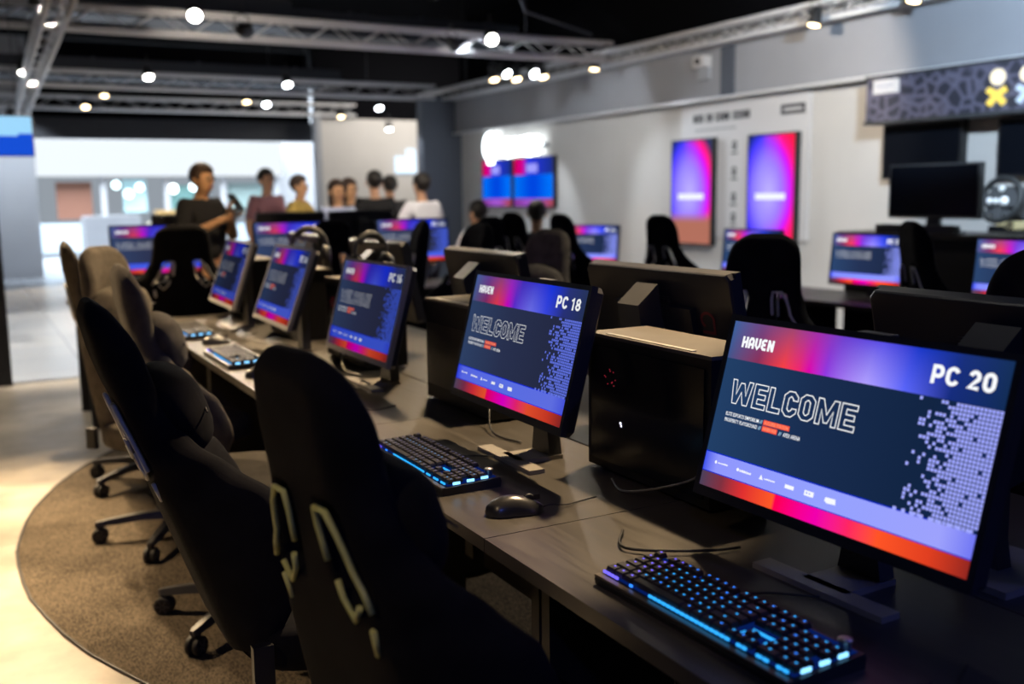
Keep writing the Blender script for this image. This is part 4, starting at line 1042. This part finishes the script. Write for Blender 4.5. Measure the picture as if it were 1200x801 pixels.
bm = bmesh.new(); bx(bm, (.12,0,.50), (.08,.08,1.0)); bx(bm, (.06,0,.02), (.34,.4,.04)); bev(bm,.006); obj('pedestal', bm, M['metal'], t)
Tm = Matrix.Translation((0,0,1.30)) @ Matrix.Rotation(-PI/2+.25,4,'Y')
bm = bmesh.new(); tube(bm, [Tm @ Vector((.15*math.cos(a),.15*math.sin(a),0)) for a in [2*PI*k/32 for k in range(32)]], .020, 10, True); obj('rim', bm, M['rubber'], t)
bm = bmesh.new(); bx(bm, (0,0,-.01), (.10,.26,.03), 0, Tm); bx(bm, (-.07,0,-.01), (.12,.06,.02), 0, Tm); bev(bm,.006); bx(bm, (0,0,-.12), (.20,.22,.20), 0, Tm); obj('hub', bm, M['plastic_grey'], t)
for y, z, r in ((0,.075,.021),(.075,-.01,.022),(.025,-.012,.020),(-.035,-.012,.032)):
    bm = bmesh.new(); lathe(bm, [(.0001,0),(r,0),(r,.012),(.0001,.015)], 16, mx=Tm @ Matrix.Translation((z,y,.004))); obj('button', bm, mat('button_white', (.8,.78,.76), .4), t)
def camo_mat():
    m = mat('mottled_beige', (.45,.36,.18), .7); nt = m.node_tree; b = nt.nodes['Principled BSDF']; tc = nt.nodes.new('ShaderNodeTexCoord')
    n = nt.nodes.new('ShaderNodeTexNoise'); n.inputs['Scale'].default_value = 14; nt.links.new(tc.outputs['Object'], n.inputs['Vector'])
    r = nt.nodes.new('ShaderNodeValToRGB'); r.color_ramp.interpolation = 'CONSTANT'; el = r.color_ramp.elements; el[0].position = 0; el[0].color = (.10,.08,.04,1); el[1].position = .47; el[1].color = (.62,.50,.26,1)
    nt.links.new(n.outputs['Fac'], r.inputs['Fac']); nt.links.new(r.outputs['Color'], b.inputs['Base Color']); return m
t = thing('gaming_chair', 'chair with a mottled beige headrest at the right photo edge', 'chair', (7.10,4.90,0))
bm = bmesh.new(); bmesh.ops.create_uvsphere(bm, u_segments=24, v_segments=14, radius=1)
for v in bm.verts: v.co = Vector((v.co.x*.06, math.copysign(abs(v.co.y)**.7,v.co.y)*.20, math.copysign(abs(v.co.z)**.8,v.co.z)*.11+1.13))
obj('headrest', bm, camo_mat(), t, smooth=True)
bm = bmesh.new(); bx(bm, (0,0,.78), (.10,.46,.62)); bev(bm,.04,3); obj('backrest', bm, M['fabric'], t)
bm = bmesh.new(); bx(bm, (-.22,0,.44), (.48,.50,.12)); bev(bm,.04,3); obj('seat', bm, M['fabric'], t)
bm = bmesh.new(); lathe(bm, [(.0001,.0),(.28,.0),(.28,.02),(.03,.05),(.03,.39),(.0001,.39)], 20, mx=Matrix.Translation((-.2,0,0))); obj('pedestal', bm, M['metal'], t)

# ------------------------------------------------------------------ ceiling: trusses, ducts, spotlights
def truss(label, p0, p1, w=.20):
    p0, p1 = Vector(p0), Vector(p1); d = p1-p0; L = d.length; d.normalize(); s = d.cross(Vector((0,0,1))).normalized(); u = Vector((0,0,1))
    t = thing('lighting_truss', label, 'truss', p0, 0, 'ceiling trusses')
    cs = [(-w/2,0),(w/2,0),(-w/2,w),(w/2,w)]
    for a, b in cs:
        bm = bmesh.new(); tube(bm, [s*a+u*b, d*L+s*a+u*b], .024, 8); obj('chord', bm, M['truss'], t)
    bm = bmesh.new(); n = int(L/.28)
    for (a, b), (c, e) in (((-w/2,0),(-w/2,w)),((w/2,0),(w/2,w)),((-w/2,0),(w/2,0))):
        for k in range(n):
            q0, q1 = d*(L*k/n), d*(L*(k+1)/n)
            if k % 2: a_, b_, c_, e_ = c, e, a, b
            else: a_, b_, c_, e_ = a, b, c, e
            tube(bm, [q0+s*a_+u*b_, q1+s*c_+u*e_], .006, 5)
    o = obj('bracing', bm, M['truss'], t)
    for k in (0.12,.88):
        bm = bmesh.new(); tube(bm, [d*L*k+u*w, d*L*k+u*(4.25-p0.z)], .006, 6); obj('hanger', bm, M['metal'], t)
truss('near cross truss running from upper left to the right wall', (-2.5,10.35,2.95), (7.0,10.35,2.95))
truss('middle cross truss across the dark ceiling', (-2.5,15.5,2.95), (7.0,15.5,2.95))
truss('far cross truss just above the dark fascia', (-1,19.3,2.95), (7.0,19.3,2.95))
truss('truss running away from the camera at the upper left', (.66,5.5,2.72), (1.0,19.0,2.72), .16)
truss('truss running along the top of the right wall', (7.25,2.0,2.95), (7.25,16.5,2.95), .16)
for k, (x0, x1, y, z, l) in enumerate(((-2,3.6,12.2,3.5,'dark duct above the near cross truss'),(2.2,7.2,13.2,3.6,'dark duct over the middle of the hall'),(-2,6,17.4,3.4,'dark duct above the far trusses'))):
    t = thing('ceiling_duct', l, 'duct', ((x0+x1)/2,y,z)); bm = bmesh.new(); bx(bm, (0,0,0), (x1-x0,.55,.3)); bev(bm,.01); obj('duct_body', bm, M['duct'], t)
    for j in range(5):
        bm = bmesh.new(); bx(bm, ((x1-x0)*(-.4+.2*j),0,0), (.04,.59,.34)); obj('flange', bm, M['duct'], t)
    for sx in (-.35,.35):
        bm = bmesh.new(); tube(bm, [(sx*(x1-x0),0,.15),(sx*(x1-x0),0,4.25-z)], .008, 6); obj('hanger', bm, M['metal'], t)
bm = bmesh.new(); tube(bm, [(2.6,7.4,3.55),(3.2,7.5,3.30),(3.9,7.7,3.15),(4.6,8.3,3.30),(5.2,9.2,3.22),(6.4,9.8,3.15)], .012, 6)
tag(obj('ceiling_cable', bm, M['duct']), 'loose cable looping under the black ceiling', 'cable')

def spot(label, loc, aim, col, energy, size, lens, r=.055, light=True, blend=.35):
    t = thing('spotlight', label, 'spotlight', loc, 0, 'ceiling spotlights')
    d = (Vector(aim)-Vector(loc)).normalized(); q = d.to_track_quat('-Z', 'Y').to_matrix().to_4x4()
    bm = bmesh.new(); lathe(bm, [(.0001,.17),(.035,.17),(.05,.12),(r+.012,.02),(r+.012,0),(r+.004,0),(r+.004,.012),(.0001,.014)], 20); obj('housing', bm, M['black_steel'], t, q)
    bm = bmesh.new(); lathe(bm, [(.0001,.008),(r,.008),(r,.010),(.0001,.0115)], 20); obj('lens', bm, lens, t, q)
    bm = bmesh.new(); p = q @ Vector((0,0,.10))
    tube(bm, [p+Vector((.06,0,0)), p+Vector((.06,0,.10)), p+Vector((0,0,.13)), p+Vector((-.06,0,.10)), p+Vector((-.06,0,0))], .006, 6); tube(bm, [p+Vector((0,0,.13)), p+Vector((0,0,.20))], .008, 6)
    obj('yoke', bm, M['black_steel'], t)
    if light:
        L = bpy.data.lights.new('spot_beam', 'SPOT'); L.energy = energy; L.color = col; L.spot_size = math.radians(size); L.spot_blend = blend; L.shadow_soft_size = .05
        o = bpy.data.objects.new('beam', L); C.objects.link(o); o.parent = t; o.rotation_euler = d.to_track_quat('-Z', 'Y').to_euler(); o.location = d*.02
    return t
WARM, COOL, NEU = (1,.72,.42), (.80,.90,1), (1,.88,.72)
LZ = 2.85
vis = [  # lamps in the frame
 ((.64,8.65,LZ),(.9,9.6,0),NEU,'opal','spotlight at the very top left of the photo'),
 ((1.81,8.69,LZ),(1.2,5.6,.7),NEU,'opal','bright spotlight second from the left at the top'),
 ((.775,13.26,LZ),(1.2,12.2,0),NEU,'opal','spotlight beside the truss running away at left'),
 ((2.16,13.24,LZ),(2.2,11.3,0),NEU,'opal','round bright spotlight above the middle of the fascia'),
 ((4.63,8.83,LZ),(3.9,5.6,.7),NEU,'opal','single bright spotlight at the top centre'),
 ((3.96,13.45,LZ),(3.9,11.6,0),COOL,'opal_cool','upper of the two round lamps right of the fascia middle'),
 ((4.47,16.41,LZ),(4.4,14,0),COOL,'opal_cool','lower of the two round lamps right of the fascia middle'),
 ((1.91,17.87,LZ),(1.9,16,0),WARM,'opal_warm','warm glowing lamp over the left of the fascia'),
 ((6.40,16.38,LZ),(6.4,14.5,0),COOL,'opal_cool','lamp near the end of the fascia'),
 ((7.3,18.2,2.62),(7.2,17,0),NEU,'opal','small lamp over the pale back wall'),
 ((6.285,11.95,LZ),(6.8,12.6,1.2),COOL,'opal_cool','left lamp of the cluster by the wall truss'),
 ((6.22,11.46,2.88),(6.6,9.6,1.2),COOL,'opal_cool','middle lamp of the cluster by the wall truss'),
 ((6.41,11.09,LZ),(6.5,8.3,1.2),COOL,'opal_cool','right lamp of the cluster by the wall truss'),
 ((6.9,10.5,2.86),(6.3,10.2,0),WARM,'opal_warm','warm lamp where the cross truss meets the wall truss'),
 ((6.95,6.95,2.86),(6.2,6.9,0),WARM,'opal_warm','warm lamp high on the right wall truss'),
 ((7.0,5.9,2.90),(6.2,5.9,0),WARM,'opal_warm','warm lamp at the top edge right of the bulkhead'),
]
E_ = dict(opal=130, opal_cool=110, opal_warm=50)
for loc, lens, l in (((5.95,11.3,2.78),'opal_warm','warm lamp under the left of the lamp cluster'),((6.1,11.0,2.76),'opal_warm','warm lamp under the middle of the lamp cluster'),
                     ((6.42,10.9,2.79),'opal_warm','warm lamp under the right of the lamp cluster'),((4.1,16.2,2.86),'opal_warm','small warm lamp left of the two round lamps'),
                     ((2.05,16.6,2.92),'opal_warm','small warm lamp right of the truss running away'),((6.0,17.2,2.75),'opal_warm','warm lamp above the right end of the dark fascia')):
    spot(l, loc, (loc[0],loc[1]-1.2,0), WARM, 0, 70, M[lens], light=False)
for k, (loc, aim, col, lens, l) in enumerate(vis):
    spot(l, loc, aim, col, {0:900,2:900,3:300,7:450}.get(k, E_[lens]), 70, M[lens])
# lamps beyond the visible set: desk, floor and wall spots plus added fill spots
SPOTS = [
 ((-.55,6.0,2.9),(-.35,4.55,0),WARM,1150,36,'warm spotlight over the concrete floor left of the carpet'),
 ((.1,6.8,2.9),(.35,4.2,0),WARM,900,44,'warm spotlight over the carpet'),
 ((-.9,4.6,2.9),(.1,2.9,0),WARM,420,42,'warm spotlight over the front of the carpet'),
 ((2.0,2.35,2.9),(.98,2.0,.74),WARM,520,34,'spotlight behind the PC 18 and PC 20 screens'),
 ((1.95,4.2,2.9),(.9,3.7,.74),WARM,420,54,'spotlight behind the PC 16 screen'),
 ((1.8,6.0,2.9),(.8,4.9,.74),WARM,480,52,'spotlight behind the furthest near row screen'),
 ((1.9,5.7,2.9),(1.55,7.5,1.35),WARM,170,34,'added warm fill spotlight trained on the person in the black shirt'),  # added to brighten the face and forearms
 ((-.7,-1.0,2.7),(.9,1.4,.8),(.08,.16,1),32,60,'blue spotlight behind the camera'),
 ((2.6,-.8,2.4),(.7,1.3,.8),(.06,.12,1),30,50,'blue spotlight right of the camera'),
 ((.8,18.0,2.7),(.6,19.85,1.3),COOL,260,90,'added cool fill spotlight washing the pale wall at far left'),  # added to lift the unlit left wall
 ((-1.3,.6,2.9),(.35,1.35,.95),WARM,45,22,'added weak warm fill spotlight behind the nearest chairs'),  # added fill so the chair piping shows
 ((3.3,7.3,2.9),(3.6,9.2,1.2),NEU,230,46,'added neutral fill spotlight over the standing group'),  # added because the group stood in darkness
 ((-.3,8.2,2.9),(.2,7.0,0),NEU,260,60,'added fill spotlight over the concrete near the tile edge'),  # added to brighten the floor before the tiles
 ((3.3,3.3,2.9),(1.9,2.9,.9),NEU,120,50,'spotlight over the opposite desks'),
 ((4.6,3.2,2.95),(7.4,4.8,2.4),(.62,.80,1),900,80,'cool spotlight washing the right wall'),
 ((2.2,8.6,2.75),(3.4,10.4,3.0),NEU,60,110,'added fill spotlight tilted up at the near cross truss'),  # uplight added to brighten the truss bars
 ((4.9,6.3,2.95),(7.4,8.2,1.9),NEU,260,85,'neutral spotlight washing the tall displays'),
 ((4.8,10.0,2.95),(7.4,12.0,1.6),COOL,120,85,'cool spotlight washing the far end of the right wall'),
]
for loc, aim, col, en, sz, l in SPOTS: spot(l, loc, aim, col, en, sz, M['opal'])
def area(name, loc, aim, sx, sy, en, col):
    L = bpy.data.lights.new(name, 'AREA'); L.shape = 'RECTANGLE'; L.size = sx; L.size_y = sy; L.energy = en; L.color = col
    o = bpy.data.objects.new(name, L); C.objects.link(o); o.location = loc; o.rotation_euler = (Vector(aim)-Vector(loc)).to_track_quat('-Z','Y').to_euler(); return o
area('concourse_fill', (4,23,5.0), (4,23,0), 12, 5, 4200, (.86,.94,1))  # added area light standing in for concourse daylight
area('back_wall_wash', (8.2,17.3,3.6), (8.2,19.4,1.6), 2.5, .6, 105, (1,.95,.88))

# ------------------------------------------------------------------ people
def skin_obj(name, verts, edges, m, parent, sub=2, root=0):
    me = bpy.data.meshes.new(name); me.from_pydata([v[0] for v in verts], edges, []); me.update(); me.materials.append(m)
    o = bpy.data.objects.new(name, me); C.objects.link(o); o.parent = parent
    sk = o.modifiers.new('skin', 'SKIN'); sk.use_smooth_shade = True
    if not me.skin_vertices: me.attributes.new('x','FLOAT','POINT')
    lay = me.skin_vertices[0].data if me.skin_vertices else None
    if lay is None:
        bpy.context.view_layer.objects.active = o; bpy.ops.mesh.customdata_skin_add(); lay = me.skin_vertices[0].data
    for k, v in enumerate(verts):
        r = v[1]; lay[k].radius = (r, r) if not isinstance(r, tuple) else r; lay[k].use_root = (k == root)
    s = o.modifiers.new('sub', 'SUBSURF'); s.levels = sub; s.render_levels = sub
    return o
def person(label, loc, rz, top, legs, hair, skin, J=None, h=1.70, phone=False, hairlen=0, group=None, face=True):
    k = h/1.72; t = thing('person', label, 'person', loc, rz, group)
    D = dict(hip=(0,0,.93), belly=(0,-.01,1.08), chest=(0,-.005,1.26), neck0=(0,0,1.43), neck=(0,-.012,1.49), jaw=(0,-.035,1.545), head=(0,-.015,1.62), crown=(0,-.005,1.675),
             shL=(.175,0,1.395), shR=(-.175,0,1.395), elL=(.235,.03,1.12), elR=(-.235,.03,1.12), wrL=(.235,-.06,.88), wrR=(-.235,-.06,.88),
             hpL=(.09,0,.88), hpR=(-.09,0,.88), knL=(.11,-.02,.48), knR=(-.11,-.02,.48), anL=(.115,.01,.08), anR=(-.115,.01,.08), toL=(.13,-.15,.03), toR=(-.13,-.15,.03))
    D.update(J or {}); D = {a: Vector(b)*k for a, b in D.items()}
    V, E, idx = [], [], {}
    def add(n, p, r, par=None):
        idx[n] = len(V); V.append((tuple(p), r if isinstance(r, tuple) else r*k))
        if par: E.append((idx[par], idx[n]))
    add('hip', D['hip'], .125); add('belly', D['belly'], .118, 'hip'); add('chest', D['chest'], .135, 'belly'); add('neck0', D['neck0'], .062, 'chest')
    add('neck', D['neck'], .050, 'neck0'); add('jaw', D['jaw'], .062, 'neck'); add('head', D['head'], .085, 'jaw'); add('crown', D['crown'], .066, 'head')
    for s in 'LR':
        sg = 1 if s == 'L' else -1
        add('sh'+s, D['sh'+s], .058, 'chest'); add('el'+s, D['el'+s], .041, 'sh'+s)
        mid = D['el'+s].lerp(D['wr'+s], .35); add('fa'+s, mid, .039, 'el'+s); add('wr'+s, D['wr'+s], .025, 'fa'+s)
        d = (D['wr'+s]-D['el'+s]).normalized(); side = d.cross(Vector((0,-1,.2))).normalized()*sg; pn = side.cross(d)
        add('pm'+s, D['wr'+s]+d*.055, .027, 'wr'+s)
        for f, (o_, ln) in enumerate(((-.028,.062),(-.010,.074),(.010,.070),(.027,.055))):
            b = D['wr'+s]+d*.085+side*o_; add('f%d%s' % (f, s), b, .0105, 'pm'+s)
            add('g%d%s' % (f, s), b+d*ln*.55+pn*.012, .009, 'f%d%s' % (f, s)); add('h%d%s' % (f, s), b+d*ln*.85+pn*.038, .008, 'g%d%s' % (f, s))
        add('t0'+s, D['wr'+s]+d*.035-side*.032, .012, 'wr'+s); add('t1'+s, D['wr'+s]+d*.075-side*.050+pn*.015, .0105, 't0'+s)
        add('hp'+s, D['hp'+s], .095, 'hip'); add('kn'+s, D['kn'+s], .058, 'hp'+s)
        cm = D['kn'+s].lerp(D['an'+s], .3)+Vector((0,.015,0)); add('cf'+s, cm, .055, 'kn'+s); add('an'+s, D['an'+s], .036, 'cf'+s); add('to'+s, D['to'+s], .030, 'an'+s)
    skin_obj('body', V, E, skin, t)
    fwd = (D['jaw']-D['neck']); H = D['head']
    # clothing over the same joints
    def cloth(nm, items, edges, m): return skin_obj(nm, [(tuple(p), r*k) for p, r in items], edges, m, t)
    it = [(D['hip']+Vector((0,0,.02)), .150), (D['belly'], .142), (D['chest'], .158), (D['neck0']-Vector((0,0,.02)), .085)]; ed = [(0,1),(1,2),(2,3)]
    for s in 'LR':
        n = len(it); it += [(D['sh'+s], .078), (D['sh'+s].lerp(D['el'+s], .5), .068), (D['sh'+s].lerp(D['el'+s], .80), .064)]; ed += [(2,n),(n,n+1),(n+1,n+2)]
    cloth('shirt', it, ed, top)
    it = [(D['hip']-Vector((0,0,.01)), .150)]; ed = []
    for s in 'LR':
        n = len(it); it += [(D['hp'+s]-Vector((0,0,.06)), .108), (D['kn'+s], .080), (D['an'+s]+Vector((0,0,.03)), .062)]; ed += [(0,n),(n,n+1),(n+1,n+2)]
    cloth('trousers', it, ed, legs)
    for s in 'LR':
        bm = bmesh.new(); a, b = D['an'+s], D['to'+s]; bmesh.ops.create_uvsphere(bm, u_segments=16, v_segments=10, radius=1)
        for v in bm.verts: v.co = Vector((v.co.x*.052, v.co.y*.14, max(-.045, v.co.z*.055))) + Vector(((a.x+b.x)/2, (a.y+b.y)/2, .046))
        obj('shoe', bm, M['rubber'], t, smooth=True)
    # hair cap: sits back of the forehead
    bm = bmesh.new(); bmesh.ops.create_uvsphere(bm, u_segments=24, v_segments=16, radius=1)
    for v in bm.verts:
        c = v.co.copy(); p = Vector((c.x*.092, c.y*.106, c.z*.105))
        if c.y < -.1 and c.z < .35: p.y = -.045 if c.z > -.2 else -.01; p.x *= .93
        if c.z < -.2: p.z -= hairlen*(1 if c.y > -.1 else .6); p *= .94 if not hairlen else 1
        v.co = p*k + H + Vector((0,.014,.022))*k
    obj('hair', bm, hair, t, smooth=True)
    if face:
        for sx in (-1,1):
            bm = bmesh.new(); bmesh.ops.create_uvsphere(bm, u_segments=12, v_segments=8, radius=.011*k); bmesh.ops.translate(bm, vec=H+Vector((sx*.030,-.080,-.008))*k, verts=bm.verts); obj('eye', bm, M['eye'], t, smooth=True)
            bm = bmesh.new(); bmesh.ops.create_uvsphere(bm, u_segments=12, v_segments=8, radius=1)
            for v in bm.verts: v.co = Vector((v.co.x*.010, v.co.y*.018, v.co.z*.030))*k+H+Vector((sx*.088,.005,-.02))*k
            obj('ear', bm, skin, t, smooth=True)
            bm = bmesh.new(); tube(bm, [H+Vector((sx*.045,-.082,.012))*k, H+Vector((sx*.028,-.090,.018))*k, H+Vector((sx*.015,-.088,.012))*k], .004*k, 6); obj('eyebrow', bm, hair, t)
        bm = bmesh.new(); loft(bm, [[H+Vector((a*w, -.078-d_, z))*k for a, w, d_ in ((-1,w_,0),(0,0,dd),(1,w_,0))] for z, w_, dd in ((.005,.006,.008),(-.025,.010,.022),(-.042,.015,.024),(-.048,.012,.006))]); obj('nose', bm, skin, t, smooth=True)
        bm = bmesh.new(); tube(bm, [H+Vector((-.024,-.078,-.068))*k, H+Vector((0,-.086,-.066))*k, H+Vector((.024,-.078,-.068))*k], [.004,.007,.004], 8); obj('mouth', bm, M['lip'], t)
    return t
M['eye'] = mat('eye_white_dark', (.12,.10,.09), .2)
M['lip'] = mat('lips', (.35,.12,.10), .5)
armsup = dict(elL=(.21,-.13,1.14), wrL=(.02,-.27,1.33), elR=(-.27,-.06,1.15), wrR=(-.05,-.28,1.30), jaw=(0,-.055,1.525), head=(0,-.040,1.60), crown=(0,-.030,1.655))
man = person('person in a black short sleeved shirt looking down at a phone held in both hands', (1.54,7.56,0), .62, M['tee_black'], M['jeans'], M['hair_brown'], M['skin_warm'], armsup, h=1.63)
ph = thing('phone', 'dark phone held by the person in the black shirt', 'phone', (1.54,7.56,0), .62)
bm = bmesh.new(); bx(bm, (0,0,0), (.075,.009,.15)); bev(bm,.004); obj('body', bm, M['plastic'], ph, Matrix.Translation((-.015,-.345,1.345)) @ Matrix.Rotation(-.7,4,'X'))
bm = bmesh.new(); bx(bm, (0,.0052,0), (.066,.001,.135)); obj('screen', bm, emit('phone_screen', (.4,.5,.7), .4), ph, Matrix.Translation((-.015,-.345,1.345)) @ Matrix.Rotation(-.7,4,'X'))
GP = 'people standing at the far counter'
person('person in a dark shirt seen from behind, left of the white shirt', (3.77,9.85,0), PI-.15, M['tee_black'], M['jeans'], M['hair'], M['skin'], h=1.62, group=GP)
person('person in a dark teal shirt standing between the dark and the white shirts', (4.12,10.3,0), PI, M['tee_grey'], M['jeans'], M['hair'], M['skin'], h=1.58, group=GP)
person('person in a white shirt seen from behind, leaning at the far counter', (3.82,8.75,0), PI+.3, M['tee_white'], M['jeans'], M['hair'], M['skin'],
       dict(elL=(.30,-.05,1.14), elR=(-.30,-.05,1.14), wrL=(.2,-.28,1.05), wrR=(-.2,-.28,1.05)), h=1.57, group=GP)
person('person in a pale blue shirt with long brown hair, left of the group', (3.10,9.10,0), .2, M['shirt_blue'], M['jeans'], M['hair_brown'], M['skin_warm'], h=1.52, hairlen=.12, group=GP)
person('person in black with light hair beside the pale blue shirt', (3.38,9.55,0), .5, M['tee_black'], M['jeans'], M['hair_brown'], M['skin_warm'], h=1.54, hairlen=.08, group=GP)
GQ = 'people near the far opening'
person('person in a mustard top near the far opening', (2.98,9.9,0), .9, M['tee_yellow'], M['jeans'], M['hair_brown'], M['skin_warm'], dict(elL=(.28,-.1,1.2), wrL=(.1,-.25,1.2)), h=1.58, group=GQ)
person('person in a mauve top left of the mustard top', (2.84,10.6,0), .4, M['tee_mauve'], M['jeans'], M['hair'], M['skin'], h=1.66, group=GQ)
sit = dict(hip=(0,.0,.52), belly=(0,.01,.68), chest=(0,0,.86), neck0=(0,0,1.03), neck=(0,-.012,1.09), jaw=(0,-.035,1.145), head=(0,-.015,1.22), crown=(0,-.005,1.275),
           shL=(.175,0,.995), shR=(-.175,0,.995), elL=(.24,-.08,.78), elR=(-.24,-.08,.78), wrL=(.16,-.32,.80), wrR=(-.16,-.32,.80),
           hpL=(.09,-.03,.52), hpR=(-.09,-.03,.52), knL=(.12,-.42,.52), knR=(-.12,-.42,.52), anL=(.12,-.40,.08), anR=(-.12,-.40,.08), toL=(.13,-.55,.03), toR=(-.13,-.55,.03))
def stool(loc, label):
    t = thing('stool', label, 'stool', loc, 0, 'stools of the seated people')
    bm = bmesh.new(); lathe(bm, [(.0001,.36),(.17,.36),(.19,.38),(.19,.40),(.17,.415),(.0001,.418)], 24); obj('seat', bm, M['fabric'], t)
    bm = bmesh.new(); lathe(bm, [(.0001,0),(.2,0),(.2,.015),(.03,.04),(.025,.36),(.0001,.36)], 20); obj('pedestal', bm, M['metal'], t)
for (x, y, rz, l, top, sk) in ((4.60,7.95,PI-.5,'seated person with black hair bending over, mid distance by the lit blue screen',M['tee_grey'],M['skin_warm']),
                               (4.42,8.78,PI+.4,'seated person with black hair, further back left of the displays',M['tee_white'],M['skin'])):
    person(l, (x,y,0), rz, top, M['jeans'], M['hair'], sk, sit, h=1.70, group='seated people'); stool((x,y,0), 'round stool under the '+l.split(',')[0])

# ------------------------------------------------------------------ loose cables among the near desks
CB = [([(1.22,2.20,.745),(1.20,2.32,.75),(1.24,2.42,.80),(1.235,2.48,.88),(1.30,2.5,.92)],'cable','cable rising beside the slatted tower'),
      ([(1.23,1.80,.746),(1.20,1.70,.747),(1.24,1.55,.80),(1.235,1.46,.86)],'alu','pale cable behind the PC 18 screen'),
      ([(1.21,3.35,.746),(1.18,3.46,.76),(1.22,3.55,.85),(1.235,3.60,.96)],'alu','pale cable left of the PC 16 screen'),
      ([(1.20,4.2,.746),(1.12,4.35,.748),(1.08,4.55,.747),(1.18,4.68,.75)],'cable','cable loop beside the PC 14 screen'),
      ([(1.18,1.32,.746),(1.10,1.34,.748),(1.00,1.42,.747),(1.05,1.50,.747)],'cable','thin cable left of the PC 20 foot')]
for pts, m, l in CB:
    bm = bmesh.new(); tube(bm, smooth_pts(pts), .0028, 6); tag(obj('loose_cable', bm, M[m]), l, 'cable', 'loose cables on the near desks')

# ------------------------------------------------------------------ world, camera
W = bpy.data.worlds.new('world'); S.world = W; W.use_nodes = True
W.node_tree.nodes['Background'].inputs[0].default_value = (.55,.62,.8,1); W.node_tree.nodes['Background'].inputs[1].default_value = .008
cam = bpy.data.cameras.new('camera'); co = bpy.data.objects.new('camera', cam); C.objects.link(co); S.camera = co
F = Vector((0.47293444,0.86890945,-0.14604585)); R = Vector((0.87740912,-0.47959081,-0.01207834)); Uv = Vector((0.08053723,0.1224297,0.98920409))
mw = Matrix(((R.x,Uv.x,-F.x,0),(R.y,Uv.y,-F.y,0),(R.z,Uv.z,-F.z,CAMH),(0,0,0,1)))
co.matrix_world = mw; cam.sensor_width = 36; cam.lens = 1172.1/1200*36; cam.clip_start = .05
cam.dof.use_dof = True; cam.dof.focus_distance = 2.0; cam.dof.aperture_fstop = 2.4
S.view_settings.view_transform = 'Standard'; S.view_settings.look = 'None'; S.view_settings.exposure = 0; S.view_settings.gamma = 1; S.view_settings.use_curve_mapping = False
S.cycles.use_denoising = True
try: S.cycles.denoiser = 'OPENIMAGEDENOISE'
except Exception: pass
S.cycles.max_bounces = 6; S.cycles.sample_clamp_indirect = 4
